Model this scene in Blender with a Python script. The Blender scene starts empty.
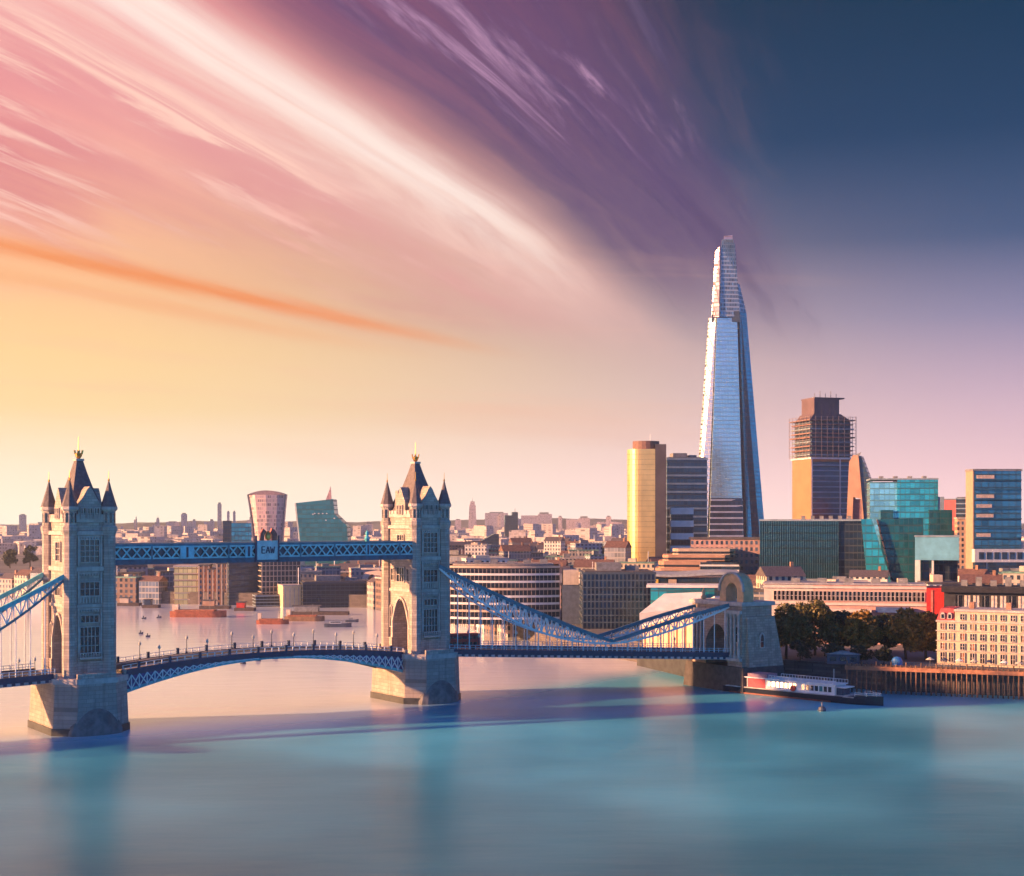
import bpy, math, random
from mathutils import Matrix, Vector
R = math.radians
S = bpy.context.scene
COL = S.collection
F, HOR, CAMH = 1400.0, 520.0, 48.0        # focal length in pixels, horizon row, camera height

# ------------------------------------------------------------------ camera, sky, sun, exposure
cam = bpy.data.objects.new('camera', bpy.data.cameras.new('camera'))
COL.objects.link(cam)
cam.location = (0, 0, CAMH)
cam.rotation_euler = (R(90), 0, 0)
cam.data.sensor_width = 36
cam.data.lens = 36 * F / 1024
cam.data.shift_y = (HOR - 438) / 1024
cam.data.clip_start = 1
cam.data.clip_end = 40000
S.camera = cam

def lin(r, g, b, k=1.0):
    f = lambda c: (c / 12.92 if c <= .04045 else ((c + .055) / 1.055) ** 2.4)
    return (f(r / 255) * k, f(g / 255) * k, f(b / 255) * k, 1)

class NT:
    """small helper that wires shader nodes"""
    def __init__(s, tree): s.t = tree
    def n(s, typ, **kw):
        o = s.t.nodes.new(typ)
        for k, v in kw.items(): setattr(o, k, v)
        return o
    def put(s, sock, v):
        if isinstance(v, bpy.types.NodeSocket): s.t.links.new(v, sock)
        elif v is not None: sock.default_value = v
    def m(s, op, a, b=None, c=None):
        o = s.n('ShaderNodeMath', operation=op)
        for i, v in enumerate((a, b, c)): s.put(o.inputs[i], v)
        return o.outputs[0]
    def sm(s, x, lo, hi):
        o = s.n('ShaderNodeMapRange', interpolation_type='SMOOTHSTEP')
        s.put(o.inputs[0], x); o.inputs[1].default_value = lo; o.inputs[2].default_value = hi
        return o.outputs[0]
    def mix(s, f, a, b, blend='MIX'):
        o = s.n('ShaderNodeMix', data_type='RGBA', blend_type=blend)
        s.put(o.inputs[0], f); s.put(o.inputs[6], a); s.put(o.inputs[7], b)
        return o.outputs[2]
    def ramp(s, x, stops, interp='LINEAR'):
        o = s.n('ShaderNodeValToRGB'); r = o.color_ramp; r.interpolation = interp
        r.elements[0].position, r.elements[0].color = stops[0]
        r.elements[1].position, r.elements[1].color = stops[-1]
        for p, c in stops[1:-1]:
            e = r.elements.new(p); e.color = c
        s.put(o.inputs[0], x)
        return o.outputs[0]
    def vec(s, x, y, z=0.0):
        o = s.n('ShaderNodeCombineXYZ')
        for i, v in enumerate((x, y, z)): s.put(o.inputs[i], v)
        return o.outputs[0]
    def noise(s, v, scale, detail=3, rough=.5, dist=0.0):
        o = s.n('ShaderNodeTexNoise')
        s.put(o.inputs['Vector'], v); o.inputs['Scale'].default_value = scale
        o.inputs['Detail'].default_value = detail; o.inputs['Roughness'].default_value = rough
        o.inputs['Distortion'].default_value = dist
        return o.outputs[0]
    def gauss(s, x, c, w):
        d = s.m('DIVIDE', s.m('SUBTRACT', x, c), w)
        return s.m('POWER', 2.718, s.m('MULTIPLY', s.m('MULTIPLY', d, d), -1.0))
    def bandp(s, x, a, b, c, d):
        return s.m('MULTIPLY', s.sm(x, a, b), s.m('SUBTRACT', 1.0, s.sm(x, c, d)))

SUN_AZ, SUN_EL = math.atan2(-.97, -.22), R(13)     # compass bearing of the sun seen from the camera axis
W = bpy.data.worlds.new('World'); S.world = W; W.use_nodes = True
q = NT(W.node_tree)
W.node_tree.nodes.clear()
geo = q.n('ShaderNodeTexCoord')
sep = q.n('ShaderNodeSeparateXYZ'); q.put(sep.inputs[0], geo.outputs['Generated'])
X, Y, Z = sep.outputs
zc = q.m('MAXIMUM', Z, 0.0)
v = q.m('DIVIDE', q.m('ARCSINE', zc), .349)
u = q.m('DIVIDE', q.m('ARCTAN2', X, Y), .349)
v3 = q.m('DIVIDE', v, 3.0)
st = lambda lst: [(p / 3.0, lin(*c)) for p, c in lst]
left = q.ramp(v3, st([(0, (255, 238, 214, 1.3)), (.10, (255, 236, 206, 1.15)), (.22, (255, 222, 160)), (.34, (254, 212, 148)), (.48, (252, 192, 140)), (.65, (248, 178, 152)),
                      (.82, (240, 152, 150)), (1.0, (222, 126, 136)), (1.6, (150, 96, 138)), (3, (50, 96, 150))]))
right = q.ramp(v3, st([(0, (255, 214, 212, 1.3)), (.10, (248, 204, 210, 1.1)), (.25, (206, 176, 196)), (.40, (138, 134, 168)), (.55, (58, 86, 126)),
                       (.75, (8, 60, 98)), (1.0, (0, 50, 80)), (1.6, (2, 48, 80)), (3, (22, 80, 130))]))
back = q.ramp(v3, st([(0, (120, 195, 250)), (.35, (90, 180, 250)), (.7, (40, 138, 235)), (1.4, (18, 92, 196)), (3, (30, 96, 160))]))
# cloud plane coordinates: c runs across the streaks, a runs along them
ph = R(17)
zz = q.m('ADD', zc, .015)
cc = q.m('DIVIDE', q.m('SUBTRACT', q.m('MULTIPLY', X, math.cos(ph)), q.m('MULTIPLY', Y, math.sin(ph))), zz)
aa = q.m('DIVIDE', q.m('ADD', q.m('MULTIPLY', X, math.sin(ph)), q.m('MULTIPLY', Y, math.cos(ph))), zz)
warp = q.noise(q.vec(q.m('MULTIPLY', cc, .9), q.m('MULTIPLY', aa, .35)), 1.0, 3)
cw = q.m('ADD', cc, q.m('MULTIPLY', q.m('SUBTRACT', warp, .5), .34))
fine = q.noise(q.vec(q.m('MULTIPLY', cw, 3.2), q.m('MULTIPLY', aa, .42), 3.0), 1.6, 7, .62, .35)
broad = q.noise(q.vec(q.m('MULTIPLY', cw, 1.6), q.m('MULTIPLY', aa, .30), 7.0), 1.0, 5, .55, .2)
silk = q.noise(q.vec(q.m('MULTIPLY', cw, 9.0), q.m('MULTIPLY', aa, .35), 5.0), 1.5, 6, .6, .2)
hi = q.sm(v, .30, .62)
fib = q.noise(q.vec(q.m('MULTIPLY', cw, 6.5), q.m('MULTIPLY', aa, .55), 9.0), 1.4, 8, .66, .5)
long_ = q.noise(q.vec(q.m('MULTIPLY', cw, 14.0), q.m('MULTIPLY', aa, .22), 2.0), 1.2, 4, .55, .1)
mul = lambda *a: a[0] if len(a) == 1 else q.m('MULTIPLY', a[0], mul(*a[1:]))
lay = lambda f, col: q.mix(f, sky, lin(*col))
wm = q.sm(v, .28, .75)
us = q.m('ADD', u, q.m('MULTIPLY', wm, q.m('ADD', q.m('MULTIPLY', q.m('SUBTRACT', fib, .5), .75), q.m('MULTIPLY', q.m('SUBTRACT', broad, .5), .45))))
wr = q.m('ADD', q.m('MULTIPLY', q.sm(us, -1.15, .58), wm), q.m('MULTIPLY', q.sm(u, -1.0, 1.15), q.m('SUBTRACT', 1.0, wm)))
sky = q.mix(wr, left, right)
# mauve shade between the pale streaks on the left
sky = lay(mul(q.sm(broad, .38, .58), q.bandp(cw, -3.6, -2.3, -1.75, -1.45), hi, q.m('ADD', .35, mul(fib, .9)), .85), (206, 114, 132))
# dark plum band right of the big pale streak
sky = lay(mul(q.bandp(cw, -1.28, -1.02, -.74, -.46), q.sm(v, .30, .60), q.m('ADD', .5, mul(fib, .8)), .78), (92, 66, 112))
# the big pale streak, made of many fibres
sky = lay(mul(q.bandp(cw, -2.35, -1.5, -1.38, -1.08), q.sm(v, .26, .5), q.m('ADD', .45, mul(fib, .7)), .62), (250, 188, 178))
sky = lay(mul(q.bandp(cw, -1.78, -1.42, -1.37, -1.20), q.sm(v, .34, .66), q.m('ADD', .12, mul(q.sm(fib, .28, .62), .62)), 1.0), (255, 222, 206))
sky = lay(mul(q.bandp(cw, -1.52, -1.41, -1.37, -1.24), q.sm(v, .42, .7), q.m('ADD', .15, mul(q.sm(long_, .3, .6), .6)), .95), (255, 238, 228))
# thin bright wisps
sky = lay(mul(q.sm(fib, .50, .66), q.sm(broad, .35, .55), q.bandp(cw, -6.5, -4.6, -1.7, -1.4), q.sm(v, .42, .66), .9), (255, 208, 190))
sky = lay(mul(q.sm(fine, .55, .72), q.bandp(cw, -5.0, -3.4, -1.7, -1.45), q.sm(v, .36, .62), .6), (252, 190, 176))
sky = lay(mul(q.sm(fib, .47, .66), q.sm(long_, .35, .6), q.bandp(cw, -1.12, -.98, -.62, -.50), q.sm(v, .66, .86), .75), (196, 150, 184))
sky = lay(mul(q.sm(silk, .48, .68), q.bandp(cw, -1.2, -1.0, -.60, -.42), q.sm(v, .30, .55), .45), (70, 60, 104))
# orange streak low on the left
co = q.m('SUBTRACT', cc, mul(aa, .24))
of = mul(q.m('SUBTRACT', 1.0, q.sm(aa, 5.2, 7.6)), q.sm(v, .2, .4))
sky = lay(mul(q.gauss(q.m('ADD', co, mul(q.m('SUBTRACT', silk, .5), .18)), -3.97, .13), of, .92), (240, 142, 78))
sky = lay(mul(q.gauss(q.m('ADD', co, mul(q.m('SUBTRACT', silk, .5), .3)), -4.42, .16), of, .5), (243, 165, 110))
# flat thin layers near the horizon
flat = q.noise(q.vec(q.m('MULTIPLY', u, .8), q.m('ADD', mul(v, 13.0), mul(u, .7)), 1.0), 1.3, 5, .55, .3)
sky = lay(mul(q.sm(flat, .50, .75), q.bandp(v, .06, .2, .45, .62), q.m('SUBTRACT', 1.0, q.sm(u, .0, .8)), .45), (248, 188, 160))
bk = q.sm(q.m('SUBTRACT', mul(X, .35), mul(Y, .94)), -.58, .25)
sky = q.mix(bk, sky, back)
nis = q.n('ShaderNodeTexSky', sky_type='NISHITA')
nis.sun_disc = False; nis.sun_elevation = SUN_EL; nis.sun_rotation = SUN_AZ
sky = q.mix(.0003, sky, nis.outputs[0], 'ADD')
bg = q.n('ShaderNodeBackground'); q.put(bg.inputs[0], sky); bg.inputs[1].default_value = .36
wo = q.n('ShaderNodeOutputWorld'); q.put(wo.inputs[0], bg.outputs[0])

sl = bpy.data.lights.new('sun', 'SUN'); sun = bpy.data.objects.new('sun', sl); COL.objects.link(sun)
sl.energy = 5.0; sl.angle = R(1.2); sl.color = (1.0, .47, .21)
sd = Vector((math.sin(SUN_AZ) * math.cos(SUN_EL), math.cos(SUN_AZ) * math.cos(SUN_EL), math.sin(SUN_EL)))
sun.rotation_euler = sd.to_track_quat('Z', 'Y').to_euler()
S.view_settings.view_transform = 'Standard'; S.view_settings.look = 'None'
S.view_settings.gamma = 1; S.view_settings.use_curve_mapping = False
S.view_settings.exposure = 1.6
S.cycles.use_denoising = True
S.cycles.max_bounces = 9; S.cycles.diffuse_bounces = 2; S.cycles.glossy_bounces = 3
S.cycles.volume_bounces = 8; S.cycles.transmission_bounces = 2
S.cycles.caustics_reflective = False

# ------------------------------------------------------------------ materials
MATS = {}
def mat(name, col, rough=.7, metal=0.0, var=.25, scale=.6, bump=0.0, spec=.5, streak=0.0):
    """base colour with procedural wear (noise, vertical weather streaks)"""
    if name in MATS: return MATS[name]
    m = bpy.data.materials.new(name); m.use_nodes = True
    n = NT(m.node_tree); b = m.node_tree.nodes['Principled BSDF']
    tc = n.n('ShaderNodeTexCoord')
    f = n.noise(tc.outputs['Object'], scale, 5, .6)
    c0 = tuple(c * (1 - var) for c in col[:3]) + (1,); c1 = tuple(min(1, c * (1 + var)) for c in col[:3]) + (1,)
    c = n.mix(n.sm(f, .3, .7), c0, c1)
    if streak:
        sp = n.n('ShaderNodeSeparateXYZ'); n.put(sp.inputs[0], tc.outputs['Object'])
        g = n.noise(n.vec(n.m('MULTIPLY', sp.outputs[0], 1.6), n.m('MULTIPLY', sp.outputs[1], 1.6), n.m('MULTIPLY', sp.outputs[2], .12)), 1.0, 4)
        c = n.mix(n.m('MULTIPLY', n.sm(g, .48, .75), streak), c, tuple(k * .45 for k in col[:3]) + (1,))
    n.put(b.inputs['Base Color'], c)
    b.inputs['Roughness'].default_value = rough; b.inputs['Metallic'].default_value = metal
    b.inputs['Specular IOR Level'].default_value = spec
    if bump:
        bp = n.n('ShaderNodeBump'); bp.inputs['Strength'].default_value = bump; bp.inputs['Distance'].default_value = .2
        n.put(bp.inputs['Height'], n.noise(tc.outputs['Object'], scale * 5, 4)); n.put(b.inputs['Normal'], bp.outputs[0])
    MATS[name] = m
    return m

def stone(name, col, bw=1.4, bh=.6, var=.3):
    """coursed ashlar: block pattern in the colour and the bump"""
    if name in MATS: return MATS[name]
    m = bpy.data.materials.new(name); m.use_nodes = True
    n = NT(m.node_tree); b = m.node_tree.nodes['Principled BSDF']
    tc = n.n('ShaderNodeTexCoord'); sp = n.n('ShaderNodeSeparateXYZ'); n.put(sp.inputs[0], tc.outputs['Object'])
    br = n.n('ShaderNodeTexBrick')
    n.put(br.inputs['Vector'], n.vec(n.m('ADD', sp.outputs[0], sp.outputs[1]), sp.outputs[2]))
    br.inputs['Scale'].default_value = 1.0; br.inputs['Brick Width'].default_value = bw; br.inputs['Row Height'].default_value = bh
    br.inputs['Mortar Size'].default_value = .035
    k = lambda f: tuple(min(1, c * f) for c in col[:3]) + (1,)
    br.inputs['Color1'].default_value = k(1 + var); br.inputs['Color2'].default_value = k(1 - var); br.inputs['Mortar'].default_value = k(.5)
    f = n.noise(tc.outputs['Object'], .35, 6, .65)
    g = n.noise(n.vec(n.m('MULTIPLY', sp.outputs[0], 1.1), n.m('MULTIPLY', sp.outputs[1], 1.1), n.m('MULTIPLY', sp.outputs[2], .1)), 1.0, 4)
    c = n.mix(n.m('MULTIPLY', n.sm(f, .35, .7), .5), br.outputs[0], k(.62))
    c = n.mix(n.m('MULTIPLY', n.sm(g, .5, .75), .5), c, k(.4))
    n.put(b.inputs['Base Color'], c); b.inputs['Roughness'].default_value = .85
    bp = n.n('ShaderNodeBump'); bp.inputs['Strength'].default_value = .5; bp.inputs['Distance'].default_value = .15
    n.put(bp.inputs['Height'], n.m('ADD', br.outputs[1], n.noise(tc.outputs['Object'], 2.0, 4))); n.put(b.inputs['Normal'], bp.outputs[0])
    MATS[name] = m
    return m

def glass(name, col, fh=3.6, fw=3.0, rough=.12, metal=.55, line=(.03, .04, .05), lw=.12, var=.35, vline=True):
    """curtain wall: floor lines, mullions and panes that differ a little"""
    if name in MATS: return MATS[name]
    m = bpy.data.materials.new(name); m.use_nodes = True
    n = NT(m.node_tree); b = m.node_tree.nodes['Principled BSDF']
    tc = n.n('ShaderNodeTexCoord'); sp = n.n('ShaderNodeSeparateXYZ'); n.put(sp.inputs[0], tc.outputs['Object'])
    zz = n.m('DIVIDE', sp.outputs[2], fh); xx = n.m('DIVIDE', n.m('ADD', n.m('ADD', sp.outputs[0], sp.outputs[1]), 500.0), fw)
    wn = n.n('ShaderNodeTexWhiteNoise', noise_dimensions='2D')
    n.put(wn.inputs['Vector'], n.vec(n.m('FLOOR', xx), n.m('FLOOR', zz)))
    fz = n.m('FRACT', zz); fx = n.m('FRACT', xx)
    ln = n.m('LESS_THAN', fz, lw * 1.6)
    if vline: ln = n.m('MAXIMUM', ln, n.m('LESS_THAN', fx, lw))
    k = lambda f: tuple(min(1, c * f) for c in col[:3]) + (1,)
    c = n.mix(wn.outputs[0], k(1 - var), k(1 + var))
    big = n.noise(tc.outputs['Object'], .03, 3)
    c = n.mix(n.m('MULTIPLY', n.sm(big, .4, .7), .4), c, k(1.5))
    n.put(b.inputs['Base Color'], n.mix(ln, c, tuple(line) + (1,)))
    n.put(b.inputs['Metallic'], n.m('MULTIPLY', n.m('SUBTRACT', 1.0, ln), metal))
    n.put(b.inputs['Roughness'], n.m('ADD', n.m('MULTIPLY', ln, .5), n.m('ADD', rough, n.m('MULTIPLY', wn.outputs[0], .08))))
    bp = n.n('ShaderNodeBump'); bp.inputs['Strength'].default_value = .25; bp.inputs['Distance'].default_value = .5
    n.put(bp.inputs['Height'], n.m('ADD', n.m('MULTIPLY', wn.outputs[0], .25), n.noise(tc.outputs['Object'], .25, 2))); n.put(b.inputs['Normal'], bp.outputs[0])
    MATS[name] = m
    return m

def winwall(name, wall, pane=(.03, .05, .08), fw=2.6, fh=3.4, ww=.5, wh=.55):
    """rendered or brick wall with rows of small windows, for far houses"""
    if name in MATS: return MATS[name]
    m = bpy.data.materials.new(name); m.use_nodes = True
    n = NT(m.node_tree); b = m.node_tree.nodes['Principled BSDF']
    tc = n.n('ShaderNodeTexCoord'); sp = n.n('ShaderNodeSeparateXYZ'); n.put(sp.inputs[0], tc.outputs['Object'])
    zz = n.m('DIVIDE', sp.outputs[2], fh); xx = n.m('DIVIDE', n.m('ADD', n.m('ADD', sp.outputs[0], sp.outputs[1]), 500.0), fw)
    wn = n.n('ShaderNodeTexWhiteNoise', noise_dimensions='2D')
    n.put(wn.inputs['Vector'], n.vec(n.m('FLOOR', xx), n.m('FLOOR', zz)))
    box = lambda f, w: n.m('LESS_THAN', n.m('ABSOLUTE', n.m('SUBTRACT', f, .5)), w / 2)
    isw = n.m('MULTIPLY', box(n.m('FRACT', xx), ww), box(n.m('FRACT', zz), wh))
    k = lambda c, f: tuple(min(1, x * f) for x in c[:3]) + (1,)
    f = n.noise(tc.outputs['Object'], .4, 5, .6)
    wc = n.mix(n.sm(f, .3, .7), k(wall, .8), k(wall, 1.15))
    pc = n.mix(wn.outputs[0], k(pane, .5), k(pane, 3.0))
    n.put(b.inputs['Base Color'], n.mix(isw, wc, pc))
    n.put(b.inputs['Roughness'], n.m('SUBTRACT', .85, n.m('MULTIPLY', isw, .7)))
    bp = n.n('ShaderNodeBump'); bp.inputs['Strength'].default_value = .6; bp.inputs['Distance'].default_value = .3
    n.put(bp.inputs['Height'], n.m('SUBTRACT', 1.0, isw)); n.put(b.inputs['Normal'], bp.outputs[0])
    MATS[name] = m
    return m

# ------------------------------------------------------------------ mesh and scene helpers
class MB:
    def __init__(s): s.v = []; s.f = []; s.M = Matrix()
    def add(s, vs, fs):
        o = len(s.v); s.v += [tuple(s.M @ Vector(p)) for p in vs]
        s.f += [tuple(i + o for i in f) for f in fs]
        return s
    def box(s, x0, x1, y0, y1, z0, z1):
        return s.add([(x0, y0, z0), (x1, y0, z0), (x1, y1, z0), (x0, y1, z0), (x0, y0, z1), (x1, y0, z1), (x1, y1, z1), (x0, y1, z1)],
                     [(3, 2, 1, 0), (4, 5, 6, 7), (0, 1, 5, 4), (1, 2, 6, 5), (2, 3, 7, 6), (3, 0, 4, 7)])
    def frustum(s, p0, z0, p1, z1):
        n = len(p0)
        return s.add([(x, y, z0) for x, y in p0] + [(x, y, z1) for x, y in p1],
                     [tuple(range(n))[::-1], tuple(range(n, 2 * n))] + [(i, (i + 1) % n, n + (i + 1) % n, n + i) for i in range(n)])
    def prism(s, p, z0, z1): return s.frustum(p, z0, p, z1)
    def ext(s, prof, a0, a1, axis='x'):
        """profile of (h, z) pairs pushed along x or y"""
        n = len(prof)
        P = (lambda h, z, a: (a, h, z)) if axis == 'x' else (lambda h, z, a: (h, a, z))
        return s.add([P(h, z, a0) for h, z in prof] + [P(h, z, a1) for h, z in prof],
                     [tuple(range(n)), tuple(range(n, 2 * n))[::-1]] + [(i, n + i, n + (i + 1) % n, (i + 1) % n) for i in range(n)])
    def lathe(s, prof, n=12, cx=0, cy=0, off=0.0):
        vs = []; fs = []
        for r, z in prof:
            for i in range(n):
                a = 2 * math.pi * i / n + off
                vs.append((cx + r * math.cos(a), cy + r * math.sin(a), z))
        for j in range(len(prof) - 1):
            for i in range(n):
                fs.append((j * n + i, j * n + (i + 1) % n, (j + 1) * n + (i + 1) % n, (j + 1) * n + i))
        fs.append(tuple(range(n))[::-1]); fs.append(tuple(range((len(prof) - 1) * n, len(prof) * n)))
        return s.add(vs, fs)
    def bar(s, p, q_, w, h=None):
        """square bar from p to q"""
        h = h or w; p = Vector(p); q_ = Vector(q_); d = (q_ - p).normalized()
        up = Vector((0, 0, 1)) if abs(d.z) < .95 else Vector((0, 1, 0))
        a = d.cross(up).normalized() * w / 2; b = a.cross(d).normalized() * h / 2
        vs = [p - a - b, p + a - b, p + a + b, p - a + b, q_ - a - b, q_ + a - b, q_ + a + b, q_ - a + b]
        return s.add(vs, [(3, 2, 1, 0), (4, 5, 6, 7), (0, 1, 5, 4), (1, 2, 6, 5), (2, 3, 7, 6), (3, 0, 4, 7)])
    def tube(s, p, q_, r0, r1=None, n=7):
        r1 = r0 if r1 is None else r1
        p = Vector(p); q_ = Vector(q_); d = (q_ - p).normalized()
        up = Vector((0, 0, 1)) if abs(d.z) < .95 else Vector((0, 1, 0))
        a = d.cross(up).normalized(); b = a.cross(d).normalized()
        ring = lambda c, r: [c + (a * math.cos(2 * math.pi * i / n) + b * math.sin(2 * math.pi * i / n)) * r for i in range(n)]
        return s.add(ring(p, r0) + ring(q_, r1), [tuple(range(n))[::-1], tuple(range(n, 2 * n))] + [(i, (i + 1) % n, n + (i + 1) % n, n + i) for i in range(n)])
    def sweep(s, pts, w, h):
        """rectangular section along a curve that lies in a plane of constant y"""
        n = len(pts); vs = []; fs = []
        for i, p in enumerate(pts):
            t = Vector(pts[min(i + 1, n - 1)]) - Vector(pts[max(i - 1, 0)]); t.y = 0; t.normalize()
            nn = Vector((-t.z, 0, t.x)) * h / 2; p = Vector(p); a = Vector((0, w / 2, 0))
            vs += [p - a - nn, p + a - nn, p + a + nn, p - a + nn]
        for i in range(n - 1):
            for j in range(4): fs.append((4 * i + j, 4 * i + (j + 1) % 4, 4 * i + 4 + (j + 1) % 4, 4 * i + 4 + j))
        fs += [(0, 1, 2, 3), (4 * n - 1, 4 * n - 2, 4 * n - 3, 4 * n - 4)]
        return s.add(vs, fs)
    def build(s, name, m, parent=None, smooth=False, label=None, fix=True):
        me = bpy.data.meshes.new(name); me.from_pydata(s.v, [], s.f)
        if fix:
            import bmesh
            b = bmesh.new(); b.from_mesh(me); bmesh.ops.recalc_face_normals(b, faces=b.faces); b.to_mesh(me); b.free()
        me.materials.append(m)
        if smooth: me.shade_smooth()
        o = bpy.data.objects.new(name, me); COL.objects.link(o)
        if parent: o.parent = parent
        if label: o['label'] = label
        return o

def thing(name, label, cat, loc=(0, 0, 0), rz=0.0, group=None):
    o = bpy.data.objects.new(name, None); COL.objects.link(o)
    o.empty_display_size = 1; o.location = loc; o.rotation_euler = (0, 0, rz)
    o['label'] = label; o['category'] = cat
    if group: o['group'] = group
    return o
def tag(o, label, cat, group=None):
    o['label'] = label; o['category'] = cat
    if group: o['group'] = group
    return o
def struct(o, kind='structure'): o['kind'] = kind; return o
def kids(o): return [c for c in bpy.data.objects if c.parent == o]
def copy_tree(o, parent=None):
    c = o.copy(); COL.objects.link(c)
    if parent: c.parent = parent
    for k in kids(o): copy_tree(k, c)
    return c
def P(px, py, d): return Vector(((px - 512) * d / F, d, CAMH - (py - HOR) * d / F))
def ctr(px, d): return ((px - 512) * d / F, d)

def window(par, c, ang, w, h, nx, nz, mg, mf, arch=False, fr=.22):
    """glazed opening with a projecting stone frame and bars; c is the centre on the wall, ang turns it from facing -y"""
    T = Matrix.Translation(c) @ Matrix.Rotation(ang, 4, 'Z')
    g = MB(); g.M = T; x, z = w / 2, h / 2
    if arch: g.ext([(-x, -z), (x, -z), (x, z), (x * .55, z + x * .8), (0, z + x * 1.25), (-x * .55, z + x * .8), (-x, z)], -.06, .1, 'y')
    else: g.box(-x, x, -.06, .1, -z, z)
    g = g.build('window', mg, par)
    f = MB(); f.M = T
    f.box(-x - fr, -x, -.4, .1, -z - fr, z + fr).box(x, x + fr, -.4, .1, -z - fr, z + fr)
    f.box(-x, x, -.4, .1, -z - fr, -z)
    if not arch: f.box(-x, x, -.4, .1, z, z + fr)
    else:
        for a, b in (((x, z), (x * .55, z + x * .8)), ((x * .55, z + x * .8), (0, z + x * 1.25))):
            for sg in (1, -1): f.bar((sg * a[0], -.2, a[1]), (sg * b[0], -.2, b[1]), fr, .4)
    for i in range(1, nx): f.box(-x + w * i / nx - .09, -x + w * i / nx + .09, -.25, .05, -z, z)
    for i in range(1, nz): f.box(-x, x, -.23, .04, -z + h * i / nz - .07, -z + h * i / nz + .07)
    f.build('window_frame', mf, g)
    return g

# ------------------------------------------------------------------ palette
STONE = stone('tower_stone', (.46, .395, .345), var=.22)
PIER = stone('pier_granite', (.40, .345, .30), 2.0, .9, .18)
TRIM = mat('pale_trim_stone', (.48, .43, .39), .8, var=.2, streak=.35)
WET = mat('wet_dark_stone', (.045, .05, .05), .5, var=.4, scale=.4)
LEAD = mat('slate_roof', (.11, .095, .105), .55, var=.3, scale=1.5, bump=.3)
GOLD = mat('gilded_metal', (.75, .42, .12), .3, 1.0, var=.1)
PANE = mat('dark_window_glass', (.012, .018, .03), .08, 0, var=.3, scale=.8, spec=.8)
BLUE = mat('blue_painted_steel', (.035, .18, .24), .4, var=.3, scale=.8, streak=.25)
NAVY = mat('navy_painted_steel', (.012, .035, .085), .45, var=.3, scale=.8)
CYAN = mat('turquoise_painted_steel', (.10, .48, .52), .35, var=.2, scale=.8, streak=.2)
WHITE = mat('white_painted_steel', (.74, .76, .76), .45, var=.08)
ASPH = mat('asphalt', (.05, .05, .052), .9, var=.25, scale=1.0)
PAVE = mat('footway_paving', (.30, .27, .25), .85, var=.15)
PURP = mat('violet_shadow_blue_steel', (.055, .05, .20), .45, var=.25)
CONC = mat('concrete', (.34, .33, .31), .85, var=.2, scale=.4, streak=.3)
CREAM = mat('cream_render', (.62, .52, .40), .8, var=.12, scale=.4, streak=.2)
DKROOF = mat('dark_flat_roof', (.09, .09, .10), .9, var=.3, scale=.3)
PLANT = mat('roof_plant_grey', (.20, .21, .22), .7, var=.3)
RED = mat('red_paint', (.55, .035, .03), .5, var=.15)

# ------------------------------------------------------------------ ground, river, hills
T1 = (-100.0, 323.0); T2 = (-26.0, 377.0)
AX = math.atan2(T2[1] - T1[1], T2[0] - T1[0]); SPAN = math.hypot(T2[0] - T1[0], T2[1] - T1[1])

def water_mat():
    m = bpy.data.materials.new('river_water'); m.use_nodes = True
    n = NT(m.node_tree); b = m.node_tree.nodes['Principled BSDF']
    tc = n.n('ShaderNodeTexCoord'); sp = n.n('ShaderNodeSeparateXYZ'); n.put(sp.inputs[0], tc.outputs['Object'])
    x, y = sp.outputs[0], sp.outputs[1]
    # distance upstream of the shadow edge along the bridge, painted into the water colour
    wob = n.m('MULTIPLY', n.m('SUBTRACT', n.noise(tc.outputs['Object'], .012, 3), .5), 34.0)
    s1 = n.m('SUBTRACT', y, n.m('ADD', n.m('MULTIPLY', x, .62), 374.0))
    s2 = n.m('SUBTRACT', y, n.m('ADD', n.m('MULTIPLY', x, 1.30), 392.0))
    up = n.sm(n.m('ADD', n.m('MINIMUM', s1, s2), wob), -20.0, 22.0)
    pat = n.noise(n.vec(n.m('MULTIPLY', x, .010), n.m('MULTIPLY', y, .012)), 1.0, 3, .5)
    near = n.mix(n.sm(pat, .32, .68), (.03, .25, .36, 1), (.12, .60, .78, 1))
    near = n.mix(n.m('MULTIPLY', n.m('SUBTRACT', 1.0, n.sm(n.m('ADD', n.m('ADD', y, n.m('MULTIPLY', x, .12)), n.m('MULTIPLY', wob, 1.5)), 175.0, 300.0)), .7), near, (.035, .11, .15, 1))  # slate darkening towards the near edge, put into the water colour
    far = n.mix(n.sm(pat, .3, .7), (.74, .82, .90, 1), (.80, .88, .94, 1))  # pale sky reflection painted as the upstream base colour
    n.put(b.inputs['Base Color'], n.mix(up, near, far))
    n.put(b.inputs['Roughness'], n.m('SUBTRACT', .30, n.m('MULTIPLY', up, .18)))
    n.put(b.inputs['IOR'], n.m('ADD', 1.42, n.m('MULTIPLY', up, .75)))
    bp = n.n('ShaderNodeBump'); bp.inputs['Strength'].default_value = .25; bp.inputs['Distance'].default_value = .6
    n.put(bp.inputs['Height'], n.noise(n.vec(n.m('MULTIPLY', x, .06), n.m('MULTIPLY', y, .16)), 1.0, 3)); n.put(b.inputs['Normal'], bp.outputs[0])
    return m
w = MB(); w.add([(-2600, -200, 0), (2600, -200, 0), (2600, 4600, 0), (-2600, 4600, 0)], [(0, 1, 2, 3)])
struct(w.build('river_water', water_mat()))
BANK = [(420, 300), (300, 338), (140, 380), (104, 394), (78, 412), (52, 452), (20, 520), (-22, 640), (-76, 765), (-228, 812), (-330, 880), (-560, 1250), (-1400, 1500), (-2590, 1650)]
LANDZ = 7.0
g = MB(); n_ = len(BANK)
outer = [(-2590, 4590), (2590, 4590), (2590, 100)]
poly = BANK + outer
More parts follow.
